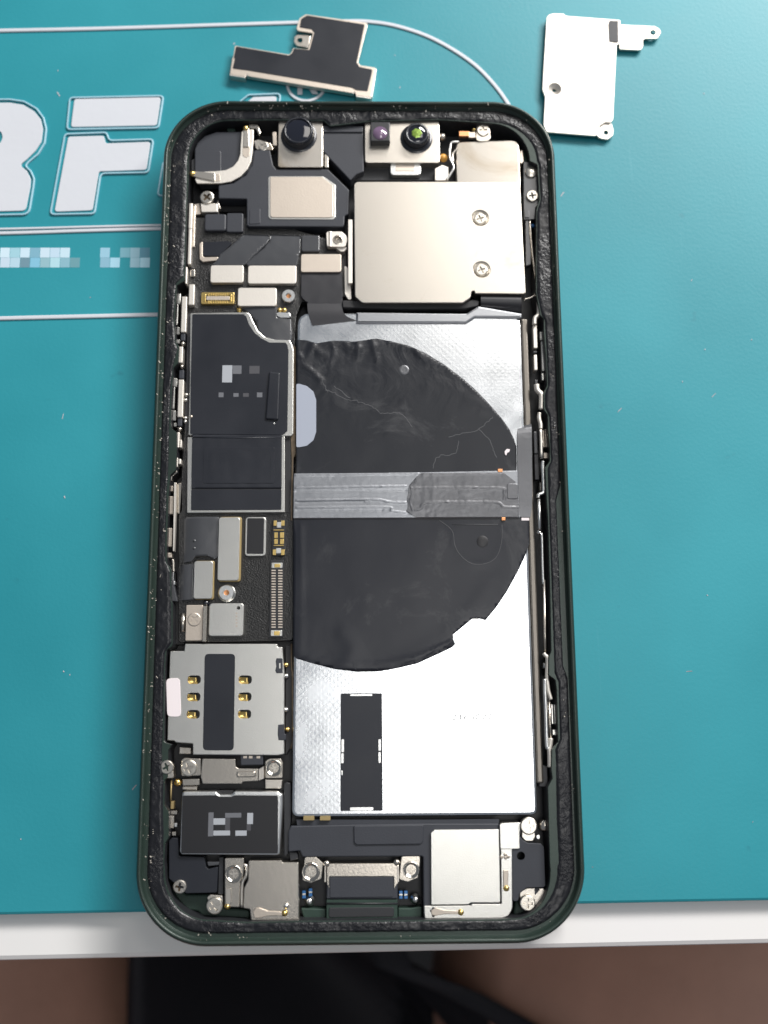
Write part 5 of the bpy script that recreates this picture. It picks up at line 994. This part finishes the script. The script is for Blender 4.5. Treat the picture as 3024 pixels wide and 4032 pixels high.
lchild(prism('dark_pad', S2, [(916, 154), (1028, 156), (1032, 410), (1020, 424), (916, 408), (906, 200)], 1.42, 1.2, 'film', None, 0.25, 0.05, label='small dark rectangle on the silver plate'), p2_)
lchild(prism('pink_patch', S2, [(1110, 402), (1290, 410), (1270, 482), (1085, 472)], 0.97, 0.8, 'sticker', None, 0.2, 0.01), p2_)
lchild(prism('leg', S2, [(180, 1400), (260, 1410), (250, 1480), (180, 1470)], 1.0, 0.0, 'nickel', None, 0.1, 0.05), p2_)

# ------------------------------------------------------------------ the person sitting at the table (only the lap shows)
def px(x, y, z): return U(*FD(x, y), z)
person = bpy.data.meshes.new('person')
V = [(0, -330, -210), (-125, -320, -205), (-152, -150, -190), (-165, 40, -205), (-172, 60, -420), (-172, 60, -640), (-172, 180, -715),
     (110, -320, -205), (112, -150, -180), (150, 40, -205), (178, 60, -420), (178, 60, -640), (178, 180, -715), (0, -380, -60), (0, -390, 120)]
E_ = [(0, 1), (1, 2), (2, 3), (3, 4), (4, 5), (5, 6), (0, 7), (7, 8), (8, 9), (9, 10), (10, 11), (11, 12), (0, 13), (13, 14)]
person.from_pydata([tuple(c * MM for c in v) for v in V], E_, [])
po = bpy.data.objects.new('person', person); C.objects.link(po); person.materials.append(M['skin'])
md = po.modifiers.new('skin', 'SKIN'); RAD = [105, 100, 98, 74, 58, 38, 32, 100, 112, 78, 58, 38, 32, 120, 130]
for i, sv in enumerate(person.skin_vertices[0].data): sv.radius = (RAD[i] * MM, RAD[i] * MM); sv.use_root = (i == 0)
ss = po.modifiers.new('sub', 'SUBSURF'); ss.levels = 2; ss.render_levels = 2
dg = bpy.context.evaluated_depsgraph_get(); me = bpy.data.meshes.new_from_object(po.evaluated_get(dg)); po.modifiers.clear(); po.data = me
for p in me.polygons: p.use_smooth = True
po['label'] = 'person in black shorts with bare legs seated below the table edge'; po['category'] = 'person'
# black shorts: cloth draped over the lap, its hem running across the right thigh
def hem(y):            # x of the right hem
    p_, q_ = px(1170, 2212, -118), px(800, 2075, -118); t = (y - p_.y) / (q_.y - p_.y); return p_.x + (q_.x - p_.x) * t
lx = px(312, 2150, -150).x
from mathutils.bvhtree import BVHTree
bvh = BVHTree.FromPolygons([v.co.copy() for v in me.vertices], [tuple(p.vertices) for p in me.polygons])
vs, fs = [], []; NX, NY = 60, 60
for j in range(NY):
    y = -420 + (j / (NY - 1)) * 400
    hx_ = max(10, min(205, hem(y)))
    for i in range(NX):
        u = i / (NX - 1); x = lx + (hx_ - lx) * u
        gap = math.sin(math.pi * min(1, u * 1.15)) if u < 0.87 else 0
        z = -142 - 62 * max(0, gap) + (14 * math.exp(-((1 - u) / 0.3) ** 2) if hx_ > 10 else 0) + 5 * noise.noise(Vector((x * 0.03, y * 0.02, 1)))
        hit = bvh.ray_cast(Vector((x * MM, y * MM, 0)), Vector((0, 0, -1)))[0]
        if hit is not None: z = max(z, hit.z / MM + 5 + 2 * noise.noise(Vector((x * 0.05, y * 0.02, 4))))
        vs.append((x, y, z))
for j in range(NY - 1):
    for i in range(NX - 1): fs.append((j * NX + i, j * NX + i + 1, (j + 1) * NX + i + 1, (j + 1) * NX + i))
so = link('shorts', mesh('shorts', vs, fs), 'cloth', po, 'black shorts', smooth=True)
sol = so.modifiers.new('thickness', 'SOLIDIFY'); sol.thickness = 0.004
